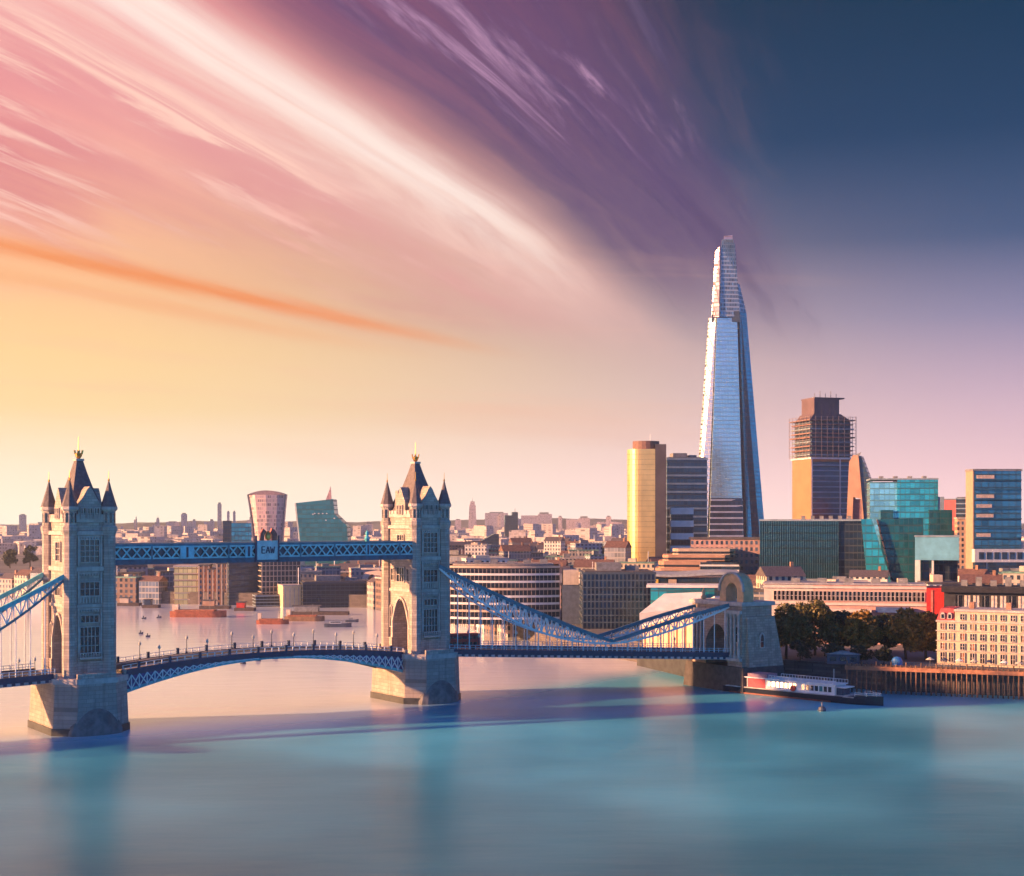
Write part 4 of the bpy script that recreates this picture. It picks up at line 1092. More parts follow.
# ------------------------------------------------------------------ riverside offices behind the suspension span
def curved_offices():
    d = 548; k = F / d; x0, y0 = ctr(446, d)
    for i in range(4): KEEP.append((x0 + 6 + i * 11, y0 + 10, 13))
    t = thing('curved_banded_offices', 'long curved riverside offices with white floor bands behind the suspension chains', 'office block', (x0, y0, LANDZ))
    z = lambda py: CAMH - (py - HOR) / k - LANDZ; W_ = 114 / k
    plan = lambda o: [(W_ * i / 14, -o + 5.5 * ((i / 14 - .55) ** 2) * 4 * .9) for i in range(15)] + [(W_ + o, 24), (0 - o, 24)]
    H_ = z(566)
    MB().prism(plan(0), 0, H_).build('glazed_wall', G_DARK, t)
    nf = 8
    for i in range(nf):
        zt = H_ - i * H_ / nf
        MB().prism(plan(.8), zt - .85, zt).build('floor_slab', B_WHITE if i % 3 else B_CREAM, t)
    f = MB()
    for i in range(29):
        x = W_ * i / 28; y = 5.5 * ((i / 28 - .55) ** 2) * 3.6
        f.box(x - .12, x + .12, y - .6, y - .02, 0, H_ - 1.2)
    f.build('mullions', mat('bronze_mullion', (.30, .24, .20), .6, var=.2), t)
    MB().prism([(x * .9 + W_ * .05, y + 3) for x, y in plan(0)], H_, H_ + .6).build('roof', PAVE, t)
    for i in range(6): MB().box(4 + i * 6.6, 7 + i * 6.6, 9, 15, H_ + .6, H_ + 1.6 + .4 * (i % 3)).build('roof_plant', PLANT, t)
    # stair tower at the right end, cream head on a shaded shaft
    MB().box(W_ + 1.0, W_ + 8.2, 2, 14, 0, z(585)).build('stair_shaft', mat('blue_grey_shaft', (.10, .13, .18), .7, var=.2), t)
    MB().box(W_ + 1.4, W_ + 7.4, 1.6, 14, z(585), z(570)).build('stair_head', CREAM, t)
curved_offices()
banded(Lot(583, 528, 72, 6, 3, 573, dep=24), 'dark_riverside_offices', 'dark glass riverside offices right of the curved banded offices', G_NAVY, mat('slate_slab_edge', (.06, .09, .12), .6, var=.3, scale=.2), 8, .18, .4, fins=18)
def hall():
    d = 500; k = F / d; x0, y0 = ctr(636, d); KEEP.append((x0 + 12, y0 + 8, 17))
    t = thing('glass_hall', 'low curved hall with teal roof and white sloping front behind the abutment', 'hall', (x0, y0, LANDZ), vang(680))
    x = lambda px: (px - 636) / k; z = lambda py: CAMH - (py - HOR) / k - LANDZ
    MB().add([(x(640), -6, z(612)), (x(700), -6, z(606)), (x(704), 4, z(592)), (x(664), 4, z(594)), (x(640), -5, 0), (x(700), -5, 0), (x(704), 5, 0), (x(664), 5, 0)],
             [(0, 1, 2, 3), (7, 6, 5, 4), (0, 4, 5, 1), (1, 5, 6, 2), (2, 6, 7, 3), (3, 7, 4, 0)]).build('white_sloping_roof', B_WHITE, t)
    MB().box(x(650), x(714), 5.2, 18, 0, z(588)).build('teal_drum', G_TEAL, t)
    MB().box(x(646), x(730), 4.4, 19, z(588), z(585.5)).build('white_roof_edge', B_WHITE, t)
hall()
def blue_roof_building():
    d = 590; k = F / d; x0, y0 = ctr(598, d)
    for i in range(4): KEEP.append((x0 + 6 + i * 15, y0 + 10, 13))
    t = thing('blue_roofed_building', 'long low blue building with wavy white roof edge behind the glass hall', 'building', (x0, y0, LANDZ), vang(660))
    x = lambda px: (px - 598) / k; z = lambda py: CAMH - (py - HOR) / k - LANDZ
    MB().box(0, x(736), 0, 18, 0, z(577)).build('blue_glazed_wall', G_NAVY, t)
    e = MB(); n = 24
    top = lambda i: z(573.0) + .5 * math.sin(i / n * 9)
    vs = []; 
    for i in range(n + 1):
        X_ = x(596) + (x(738) - x(596)) * i / n
        vs += [(X_, -1.5, top(i) - 1.0), (X_, -1.5, top(i)), (X_, 19, top(i) + .6), (X_, 19, top(i) - .4)]
    e.add(vs, [(4 * i + j, 4 * i + (j + 1) % 4, 4 * i + 4 + (j + 1) % 4, 4 * i + 4 + j) for i in range(n) for j in range(4)] + [(0, 1, 2, 3), (4 * n + 3, 4 * n + 2, 4 * n + 1, 4 * n)])
    e.build('wavy_roof', mat('pale_grey_roof', (.40, .44, .46), .5, .1, var=.2), t)
    for i, px in enumerate((604, 618, 650, 668)):
        MB().box(x(px), x(px + 8), -.3, -.02, z(585), z(579)).build('bright_bay', (B_WHITE, B_WHITE, mat('yellow_panel', (.62, .45, .08), .6), B_CREAM)[i], t)
blue_roof_building()
def tan_terraces():
    d = 720; k = F / d; x0, y0 = ctr(655, d); KEEP.append((x0 + 10, y0 + 14, 16)); KEEP.append((x0 + 30, y0 + 14, 16))
    t = thing('tan_terraced_building', 'layered tan building with rounded terraces and a dark right half below the spire tower', 'building', (x0, y0, LANDZ), vang(700))
    x = lambda px: (px - 655) / k; z = lambda py: CAMH - (py - HOR) / k - LANDZ
    for i, (pl, pr, y0_, y1_, fy) in enumerate(((655, 705, 574, 568, 0), (658, 712, 568, 561, 2), (662, 730, 561, 555, 5), (672, 735, 555, 549, 9))):
        a, b2 = x(pl), x(pr)
        plan = [(a + 3, fy), (b2 - 3, fy), (b2 - .8, fy + 1.2), (b2, fy + 4), (b2, 30), (a, 30), (a, fy + 4), (a + .8, fy + 1.2)]
        z0 = 0 if i == 0 else z(y0_)
        tr = MB().prism(plan, z0 + (.01 if i else 0), z(y1_)).build('terrace', PEACH if i < 3 else B_CREAM, t)
        MB().prism([(p, q_ - .3) if q_ < 20 else (p, q_) for p, q_ in plan], z(y0_) + .7, z(y0_) + 1.7).build('window_ribbon', G_DARK, tr)
    MB().box(x(700), x(738), -1, 24, 0, z(562)).build('dark_half', G_NAVY, t)
    for py in (566, 571): MB().box(x(699), x(738), -1.6, -1.02, z(py), z(py) + .9).build('white_band', B_WHITE, t)
    MB().box(x(690), x(762), 31, 44, 0, z(540)).build('rear_block', winwall('pink_rear_wall', (.50, .32, .28)), t)
    MB().box(x(688), x(764), 30.5, 44.5, z(540), z(538)).build('rear_roof', DKROOF, t)
tan_terraces()

# ------------------------------------------------------------------ far bank beneath the walkway
def far_bank():
    l = Lot(229, 788, 34, 6, 14, 558, dep=24, z0=-1.0); banded(l, 'navy_riverside_tower', 'dark navy block on the far bank below the walkway, left of the latticed block', G_NAVY, mat('navy_slab', (.03, .05, .09), .6, var=.3), 9, .2, .2, plant=False)
    l = Lot(262, 781, 38, 5, 8, 560, dep=22, z0=-1.0); t = banded(l, 'latticed_block', 'dark block with a pale grid of balconies on the far bank below the walkway', G_DARK, B_CREAM, 9, .14, .5, fins=10)
    l = Lot(283, 770, 18, 5, 12, 586, dep=14, z0=-1.0); t = l.thing('cream_cube', 'plain cream cube-shaped block at the water on the far bank'); MB().box(0, l.w, 0, l.d, 0, l.h).build('wall', mat('yellow_cream_stone', (.66, .54, .32), .8, var=.1, scale=.3, streak=.2), t); MB().box(-.3, l.w + .3, -.3, l.d + .3, l.h, l.h + .6).build('parapet', TRIM, t); MB().tube((l.w * .9, 2, l.h + .6), (l.w * .9, 2, l.h + 10), .25, n=6).build('flagpole', WHITE, t)
    for i in range(4): MB().box(1.2 + i * 2.4, 1.7 + i * 2.4, -.15, -.01, 1, l.h - 1).build('pilaster', TRIM, t)
    l = Lot(256, 774, 26, 4, 8, 596, dep=12, z0=-1.0); banded(l, 'low_balcony_block', 'low dark block with pale balcony rails in front of the latticed block', G_DARK, B_BLUE, 4, .2, .4, plant=False)
    l = Lot(303, 764, 70, 5, 4, 583, dep=26, z0=-1.0); banded(l, 'low_dark_offices', 'long low dark offices right of the cream cube on the far bank', glass('black_office_glass', (.012, .02, .035), 3.4, 2.6, .15, .25), mat('navy_slab', (.03, .05, .09)), 7, .15, .3)
    l = Lot(174, 798, 26, 5, -9, 567, dep=20, z0=-1.0); t = l.thing('glowing_glass_block', 'golden glass block catching the sun on the far bank below the walkway'); MB().box(0, l.w, 0, l.d, 0, l.h).build('glass_wall', glass('sun_glare_glass', (.85, .62, .25), 3.5, 2.5, .3, .75, (.3, .18, .08), .1, .2), t); MB().box(-.4, l.w + .4, -.4, l.d + .4, l.h, l.h + .8).build('roof_edge', TRIM, t)  # gold of the glass imitates sun glare, put into its colour
    for i in range(1, 6): MB().box(-.3, l.w + .3, -.4, -.02, l.h * i / 6 - .3, l.h * i / 6 + .3).build('floor_band', B_CREAM, t)
    for j, px in enumerate((199, 208, 217)):
        l = Lot(px, 796 - 2 * j, 9.5, 4, -8, (566, 570, 564)[j], dep=16, z0=-1.0)
        t = l.thing('amber_flats', ('amber brick flats next to the golden glass block', 'middle one of three amber brick flats, the lowest', 'amber brick flats touching the dark navy block')[j], group='amber flats on the far bank')
        MB().box(0, l.w, 0, l.d, 0, l.h).build('wall', winwall('amber_brick_wall', (.52, .26, .13), fw=2.0, fh=3.1), t)
        for q_ in (0, .5, 1): MB().box(l.w * q_ - .35, l.w * q_ + .35, -.6, -.02, 0, l.h).build('pilaster', B_CREAM, t)
        MB().box(-.3, l.w + .3, -.7, l.d, l.h, l.h + .7).build('roof', DKROOF, t)
    # white arched bridge head glimpsed left of the right tower
    d = 800; k = F / d; x0, y0 = ctr(362, d)
    t = thing('pink_arched_gatehouse', 'pale pink gatehouse with a round arch seen just left of the right tower', 'gatehouse', (x0, y0, 0), R(-10))
    z = lambda py: CAMH - (py - HOR) / k
    MB().ext([(0, 0), (0, z(578)), (2, z(572)), (10, z(570)), (12, z(572)), (12, 0), (9, 0)] + [(6 + 3 * math.cos(a), 12 + 5 * math.sin(a)) for a in [math.pi * i / 8 for i in range(9)]] + [(3, 0)], 0, 8, 'y').build('arched_wall', mat('pale_pink_stone', (.66, .50, .44), .8, var=.1), t)
    MB().box(-.5, 12.5, -.5, 8.5, z(572) + 1.4, z(572) + 2.2).build('coping', TRIM, t)
    KEEP.append((x0 + 6, y0 + 4, 9))
far_bank()

# ------------------------------------------------------------------ skyscrapers behind the walkway
def flared_tower():
    d = 1350; k = F / d; x0, y0 = ctr(269, d); KEEP.append((x0, y0, 30))
    t = thing('flared_tower', 'pale pink tower that widens towards a bowed top, behind the walkway', 'skyscraper', (x0, y0, LANDZ))
    H_ = CAMH - (495 - HOR) / k - LANDZ
    gp = glass('pale_pink_glass', (.52, .36, .36), 3.8, 1.8, .25, .35, (.68, .52, .48), .22, .5)
    m = MB(); n = 16
    wid = lambda z: 13.0 + 5.0 * (z / H_) ** 1.8
    cx_ = lambda z: -1.2 * (z / H_) ** 2
    for i in range(n):
        za, zb_ = H_ * i / n, H_ * (i + 1) / n
        pl = lambda z: [(cx_(z) + wid(z) * sx * f, (9 + 2 * z / H_) * g_) for sx, f, g_ in ((-1, 1, -.55), (-1, .6, -.9), (0, 0, -1), (1, .6, -.9), (1, 1, -.55), (1, 1, .55), (0, 0, 1), (-1, 1, .55))]
        m.frustum(pl(za), za, pl(zb_), zb_)
    m.build('glass_body', gp, t)
    a = wid(H_)
    MB().ext([(cx_(H_) + a * 1.02 * s, H_ + .1 + 4.2 * (1 - s * s)) for s in [i / 8 - 1 for i in range(17)]] , -9, 9, 'y').build('bowed_roof', mat('mauve_roof', (.30, .22, .25), .7, var=.2), t)
    for sg in (-1, 1):
        f = MB()
        for i in range(n):
            za, zb_ = H_ * i / n, H_ * (i + 1) / n
            f.bar((cx_(za) + sg * wid(za) * 1.01, -6.2, za), (cx_(zb_) + sg * wid(zb_) * 1.01, -6.4, zb_), 1.0, 1.4)
        f.build('edge_fin', mat('slate_fin', (.25, .22, .26), .6), t)
flared_tower()
def teal_leaning():
    d = 1180; k = F / d; x0, y0 = ctr(302, d); KEEP.append((x0 + 20, y0 + 12, 28))
    t = thing('teal_leaning_tower', 'teal glass tower with a slanting top and a chamfered right shoulder behind the walkway', 'skyscraper', (x0, y0, LANDZ))
    x = lambda px: (px - 302) / k; z = lambda py: CAMH - (py - HOR) / k - LANDZ
    gt = glass('leaning_teal_glass', (.025, .22, .25), 3.8, 3.4, .15, .4, (.015, .10, .12), .12, .3)
    MB().ext([(x(303), 0), (x(296), z(503)), (x(333), z(499)), (x(334.5), z(514)), (x(347), z(526)), (x(348), z(548)), (x(346), 0)], 0, 26, 'y').build('teal_glass_body', gt, t)
    MB().ext([(x(294.5), z(503.5)), (x(303) - 1.4, 0), (x(303) - .03, 0), (x(296) - .03, z(503))], 1, 25, 'y').build('pale_edge', B_WHITE, t)
    rr = random.Random(4)
    for i in range(7):
        px, py = rr.uniform(306, 342), rr.uniform(510, 545)
        if i < 4: px, py = 314 + i * 4, 513
        MB().box(x(px), x(px + 1.4), -.15, -.02, z(py + 1), z(py)).build('bright_pane', B_WHITE, t)
    s = MB().ext([(x(324), z(500)), (x(327), z(492)), (x(329), z(486)), (x(330), z(500))], 10, 11.5, 'y').build('roof_sail', mat('rose_sail', (.62, .36, .36), .6), t)
teal_leaning()
l = Lot(223, 1230, 28, 6, 0, 523, dep=24); t = l.thing('small_teal_block', 'small square teal block with a grey corner left of the flared tower', 'office block'); MB().box(l.w * .3, l.w, 0, l.d, 0, l.h).build('teal_glass_wall', G_TEAL, t); MB().box(0, l.w * .3 - .05, .5, l.d, 0, l.h + 2).build('grey_corner', G_NAVY, t); MB().box(0, l.w * .3 - .3, -.3, .48, 0, l.h * .55).build('pale_base', B_WHITE, t)
for i, dx in enumerate((4, 9)):
    o = MB(); o.box(-.8, .8, -.8, .8, 0, 6); o.tube((0, 0, 6), (0, 0, 22 - i * 3), .5, n=6)
    pass
FP = (.22, .20, .22)
FARM = [winwall('hazed_rose_wall', (.66, .52, .50), FP, 4, 4), winwall('hazed_mauve_wall', (.52, .46, .50), FP, 4, 4), winwall('hazed_tan_wall', (.66, .54, .46), FP, 4, 4)]  # pale walls and panes imitate fading in haze by colour
def far_tower(name, label, pl, pr, yt, d, kind=0, mm=0, group=None):
    k = F / d; x0, y0 = ctr(pl, d); w_ = (pr - pl) / k; h = CAMH - (yt - HOR) / k - LANDZ
    t = thing(name, label, 'tower block', (x0, y0, LANDZ), 0, group)
    t.rotation_euler.z = vang(pl)
    KEEP.append((x0 + w_ / 2, y0 + w_ / 2, w_ * .8))
    D_ = max(14, w_ * .8)
    if kind == 0:
        MB().box(0, w_, 0, D_, 0, h).build('wall', FARM[mm], t); MB().box(w_ * .2, w_ * .8, D_ * .2, D_ * .8, h, h + h * .05).build('roof_plant', PLANT, t)
    elif kind == 1:
        c = w_ / 2; MB().frustum([(0, 0), (w_, 0), (w_, D_), (0, D_)], 0, [(w_ * .15, 2), (w_ * .85, 2), (w_ * .85, D_ - 2), (w_ * .15, D_ - 2)], h * .86).build('wall', FARM[mm], t)
        MB().box(w_ * .25, w_ * .75, D_ * .25, D_ * .75, h * .86, h * .96).build('crown', FARM[mm], t)
        MB().tube((c, D_ / 2, h * .96), (c, D_ / 2, h * 1.08), .8, .2).build('mast', PLANT, t)
    elif kind == 2:
        MB().box(0, w_ * .55, 0, D_, 0, h * .93).build('wall', FARM[mm], t); MB().box(w_ * .55 + .1, w_, -1, D_, 0, h).build('wall', FARM[mm], t)
        MB().box(w_ * .6, w_ * .9, D_ * .3, D_ * .6, h, h + 5).build('roof_plant', PLANT, t)
    return t
for a in (('pale_slab_tower', 'broad pale pink slab tower behind the left part of the walkway', 166, 179, 522, 3655, 0, 0),
          ('thin_stepped_tower', 'small stepped far tower close to the right of the left bridge tower', 152, 157, 524, 3825, 2, 2),
          ('far_twin_block', 'low two-part far block right of the small stepped tower', 127, 141, 534, 3825, 2, 1),
          ('slim_rose_tower', 'slim rose far tower with a pointed mast standing alone', 155.5, 160, 517, 3950, 1, 0),
          ('dark_slim_tower', 'slim darker far tower, the tallest above the walkway next to the pale slab', 181, 187, 514, 3655, 0, 1),
          ('stepped_mauve_tower', 'mauve stepped far tower right of the slim darker one', 188, 196, 521, 3910, 2, 1),
          ('low_mauve_tower', 'lower mauve far tower between the stepped tower and the broad one', 196.5, 201, 527, 3740, 0, 1),
          ('broad_mauve_tower', 'broad mauve far tower left of the very thin mast-like tower', 204, 214, 521, 3825, 2, 1),
          ('needle_tower', 'very thin mast-like far tower left of the small teal block', 217.5, 221.5, 504, 3315, 0, 2),
          ('twin_chimney_tower', 'thin far chimney tower rising behind the small teal block', 227, 229.5, 512, 3315, 0, 1),
          ('second_chimney_tower', 'second thin far chimney tower behind the small teal block', 233, 235.5, 512, 3332, 0, 1),
          ('far_left_block', 'pale far block at the left picture edge', -14, 8, 525, 3825, 0, 0),
          ('far_left_tower', 'narrow pale far tower at the left edge rising above its neighbours', 19, 26, 515, 3825, 0, 0),
          ('far_left_slab', 'wide pale far slab between the picture edge and the left bridge tower', 27, 44, 524, 3910, 2, 0),
          ('pale_lattice_block', 'pale far block with dark neighbour left of the right bridge tower', 357, 373, 524, 2890, 2, 2),
          ('slate_low_block', 'slate low block just left of the right bridge tower above the walkway', 365, 377, 534, 2550, 0, 1),
          ('spired_rose_tower', 'slender rose far tower with a spire right of the right bridge tower', 468, 477, 500, 3825, 1, 0),
          ('wide_far_block', 'wide very faint far block right of the right bridge tower', 485, 508, 513, 3950, 0, 1),
          ('faint_long_block', 'long faint far block on the skyline right of the slate twin tower', 521, 552, 514, 3950, 2, 1),
          ('faint_pair_block', 'faint far block left of the gold tower on the skyline', 566, 590, 518, 3950, 2, 0),
          ('faint_low_block', 'faint low far block nearest the gold tower on the skyline', 597, 622, 522, 3950, 0, 0)):
    far_tower(*a)
fr_ = random.Random(31)
for i, px in enumerate((112, 120, 134, 145, 243, 247)):
    far_tower('skyline_tower', f'{ords[i]} thin faint skyline tower from the left above the walkway', px, px + fr_.uniform(2.5, 5), fr_.uniform(517, 530), 3700 + 20 * i, i % 3, i % 3, 'thin faint skyline towers')
for i, px in enumerate((455, 461, 497, 512, 528, 541, 558, 575, 588, 606)):
    far_tower('skyline_tower', f'{ords[i]} faint skyline tower from the left between right bridge tower and gold tower', px, px + fr_.uniform(3, 9), fr_.uniform(514, 527), 3500 + 25 * i, i % 3, i % 3, 'faint skyline towers')
for i, px in enumerate((772, 862, 944, 1010)):
    far_tower('skyline_tower', f'{ords[i]} faint skyline tower from the left behind the right glass cluster', px, px + fr_.uniform(4, 8), fr_.uniform(510, 520), 3500 + 25 * i, i % 3, i % 3, 'faint right skyline towers')
l = Lot(505, 2300, 13, 4, 6, 512, dep=14); t = l.thing('slate_twin_tower', 'slate blue far tower in two steps standing alone between bridge and gold tower', 'tower block')
MB().box(0, l.w * .55, 0, l.d, 0, l.h * .9).build('lower_half', G_NAVY, t); MB().box(l.w * .55 + .1, l.w, 0, l.d, 0, l.h).build('upper_half', G_NAVY, t); MB().tube((l.w * .8, 5, l.h), (l.w * .8, 5, l.h + 6), .4).build('mast', PLANT, t)
l = Lot(480, 1700, 19, 4, 6, 534, dep=20); t = l.thing('slanting_roof_block', 'blue block with a slanting roof left of the slate twin tower'); MB().ext([(0, 0), (0, l.h * .6), (l.w * .75, l.h), (l.w, l.h), (l.w, 0)], 0, l.d, 'y').build('glass_wall', G_NAVY, t); MB().box(-3, l.w + 3, -2, l.d, 0, l.h * .45).build('base', B_CREAM, t)
# ------------------------------------------------------------------ trees
def leaf_mat(name, a, b, c):
    m = bpy.data.materials.new(name); m.use_nodes = True
    n = NT(m.node_tree); bs = m.node_tree.nodes['Principled BSDF']; tc = n.n('ShaderNodeTexCoord')
    f = n.noise(tc.outputs['Object'], .45, 4, .6); f2 = n.noise(tc.outputs['Object'], 3.0, 2)
    col = n.ramp(n.m('ADD', n.m('MULTIPLY', f, .65), n.m('MULTIPLY', f2, .35)), [(.34, a), (.5, b), (.66, c)])
    n.put(bs.inputs['Base Color'], col); bs.inputs['Roughness'].default_value = .65
    MATS[name] = m
    return m
LEAF = [leaf_mat('olive_leaves', (.025, .04, .012, 1), (.09, .085, .02, 1), (.20, .135, .03, 1)),
        leaf_mat('autumn_leaves', (.06, .045, .012, 1), (.22, .13, .02, 1), (.42, .21, .03, 1)),
        leaf_mat('dark_leaves', (.012, .022, .012, 1), (.03, .04, .018, 1), (.06, .06, .02, 1))]
BARK = mat('bark', (.07, .05, .035), .9, var=.3)
def tree(label, x, y, h, r, kind, seed, group, nleaf=2600, z0=LANDZ, name='broadleaf_tree', ls=.55):
    rr = random.Random(seed)
    t = thing(name, label, 'tree', (x, y, z0), rr.uniform(0, 6), group)
    tr = MB(); top = Vector((rr.uniform(-.5, .5), rr.uniform(-.5, .5), h * .5)); tr.tube((0, 0, -.3), top, h * .03, h * .017, 8)
    lobes = []
    for i in range(11):
        a = i * 2.4 + rr.uniform(-.4, .4); f = rr.uniform(.25, .85); zc_ = h * rr.uniform(.30, .86)
        k = 1 - abs(zc_ / h - .55) * 1.1
        c = Vector((math.cos(a) * r * f * k, math.sin(a) * r * f * k, zc_)); lobes.append((c, r * rr.uniform(.28, .48)))
        tr.tube(top * rr.uniform(.6, 1), c, h * .011, h * .004, 5)
    lobes.append((Vector((0, 0, h * .86)), r * .38))
    tr.build('trunk', BARK, t)
    c = MB(); vs = []; fs = []
    for i in range(nleaf):
        b, br = lobes[rr.randrange(len(lobes))]
        dv = Vector((rr.gauss(0, 1), rr.gauss(0, 1), rr.gauss(0, 1))).normalized() * br * rr.uniform(.45, 1.08) ** .7
        p = b + Vector((dv.x, dv.y, dv.z * .8)); s = ls * rr.uniform(.6, 1.3)
        u_ = Vector((rr.gauss(0, 1), rr.gauss(0, 1), rr.gauss(0, .7))).normalized(); w_ = u_.cross(Vector((rr.gauss(0, 1), rr.gauss(0, 1), rr.gauss(0, 1)))).normalized()
        o = len(vs); vs += [p - u_ * s, p - w_ * s * .6, p + u_ * s, p + w_ * s * .6]; fs.append((o, o + 1, o + 2, o + 3))
    c.v = [tuple(k) for k in vs]; c.f = fs
    c.build('crown', LEAF[kind], t, fix=False)
    return t
TG = 'trees on the quay between abutment and cream house'
for i, (px, d, yt, r, k, lab) in enumerate(((786, 414, 604, 7.0, 0, 'olive tree next to the abutment on the quay, the leftmost of the quay trees'),
                                          (815, 424, 602, 8.0, 0, 'big round olive brown tree second from the abutment'),
                                          (842, 430, 612, 6.0, 2, 'smaller dark tree in the gap right of the big round olive tree'),
                                          (862, 420, 611, 6.4, 1, 'orange brown tree midway along the quay below the pink building'),
                                          (885, 432, 616, 5.5, 2, 'dark low tree left of the golden tree nearest the cream house'),
                                          (906, 412, 609, 6.6, 1, 'golden autumn tree with its left neighbour touching, second from the cream house'),
                                          (926, 410, 612, 6.0, 1, 'golden olive tree touching the left end of the cream house'))):
    x, y = ctr(px, d); h = CAMH - (yt - HOR) * d / F - LANDZ
    tree(lab, x, y, h, r * 1.22, k, 20 + i, TG, 5200, ls=.6)
for i, (px, d, h, r) in enumerate(((800, 405, 6, 3.6), (832, 402, 5.5, 3.4), (860, 400, 5, 3.2), (884, 397, 5, 3.0))):
    x, y = ctr(px, d)
    tree(('dark bushy tree below the big round olive tree at the quay edge', 'low dark bush on the quay edge under the small dark tree', 'low dark bush under the orange brown tree', 'low dark bush right of the blue kiosk on the quay')[i], x, y, h, r, 2, 50 + i, 'bushes along the quay edge', 1200, name='quay_bush', ls=.4)

# ------------------------------------------------------------------ quay: jetty, kiosk, railings
def jetty():
    a = Vector((93.0, 391.0)); b = Vector((150.0, 369.5)); d = b - a; L = d.length; ang = math.atan2(d.y, d.x)
    t = thing('timber_jetty', 'long brown timber jetty on many piles below the cream house', 'jetty', (a.x, a.y, 0), ang)
    br = mat('weathered_timber', (.22, .12, .07), .85, var=.35, scale=1.5)
    MB().box(0, L, 0, 4, 7.0, 7.5).build('deck', br, t)
    MB().box(0, L, -.35, -.02, 6.3, 7.4).build('edge_beam', mat('rust_edge_beam', (.38, .17, .09), .8, var=.3), t)
    for i in range(46):
        x = .6 + i * (L - 1.2) / 45
        MB().tube((x, -.15, -2), (x, -.15, 8.1 if i % 3 else 8.8), .24, .2, 7).build('pile', mat('dark_pile_timber', (.10, .06, .04), .85, var=.4) if i % 2 else br, t)
    r = MB()
    r.bar((0, 3.6, 8.5), (L, 3.6, 8.5), .1)
    for i in range(40): r.box(i * L / 40, i * L / 40 + .12, 3.55, 3.67, 7.5, 8.5)
    r.build('railing', NAVY, t)
jetty()
def quay_extras():
    x, y = ctr(848, 399)
    t = thing('quay_kiosk', 'dark low kiosk with a pale roof line on the quay under the trees', 'kiosk', (x - 6, y, LANDZ), R(-15))
    MB().box(0, 9, 0, 4, 0, 2.8).build('wall', mat('slate_blue_board', (.06, .09, .13), .7, var=.2), t)
    MB().ext([(-.5, 2.8), (4, 3.7), (9.5, 2.8)], -.4, 4.4, 'y').build('roof', mat('kiosk_roof', (.28, .30, .33), .7), t)
    for i in range(3): MB().box(.8 + i * 2.8, 2.6 + i * 2.8, -.06, -.01, .9, 2.1).build('window', PANE, t)
    x, y = ctr(897, 392)
    t = thing('blue_tank', 'small bright blue domed tank on the quay near the jetty', 'tank', (x, y, LANDZ))
    MB().lathe([(1.5, 0), (1.5, 1.6), (1.3, 2.2), (.8, 2.6), (.1, 2.8)], 14).build('dome', mat('bright_blue_paint', (.05, .22, .55), .4), t)
    MB().lathe([(1.7, 0), (1.7, .3)], 14).build('rim', PLANT, t)
    # low terrace wall and parasols beside the cream house
    for i in range(9):
        p = Vector((116.5 + i * 3.5, 392.2 - i * 1.78))
        t = thing('terrace_parasol', f'{ords[i]} small parasol from the left on the terrace before the cream house', 'parasol', (p.x, p.y - 2.0, LANDZ + .5 - .5), 0, 'parasols on the house terrace')
        MB().tube((0, 0, 0), (0, 0, 2.5), .06, n=6).build('pole', PLANT, t)
        MB().lathe([(1.3, 2.1), (.6, 2.5), (.05, 2.8)], 8).build('canopy', (mat('cream_canvas', (.6, .55, .45), .8), mat('navy_canvas', (.04, .06, .12), .8), WHITE)[i % 3], t)
quay_extras()

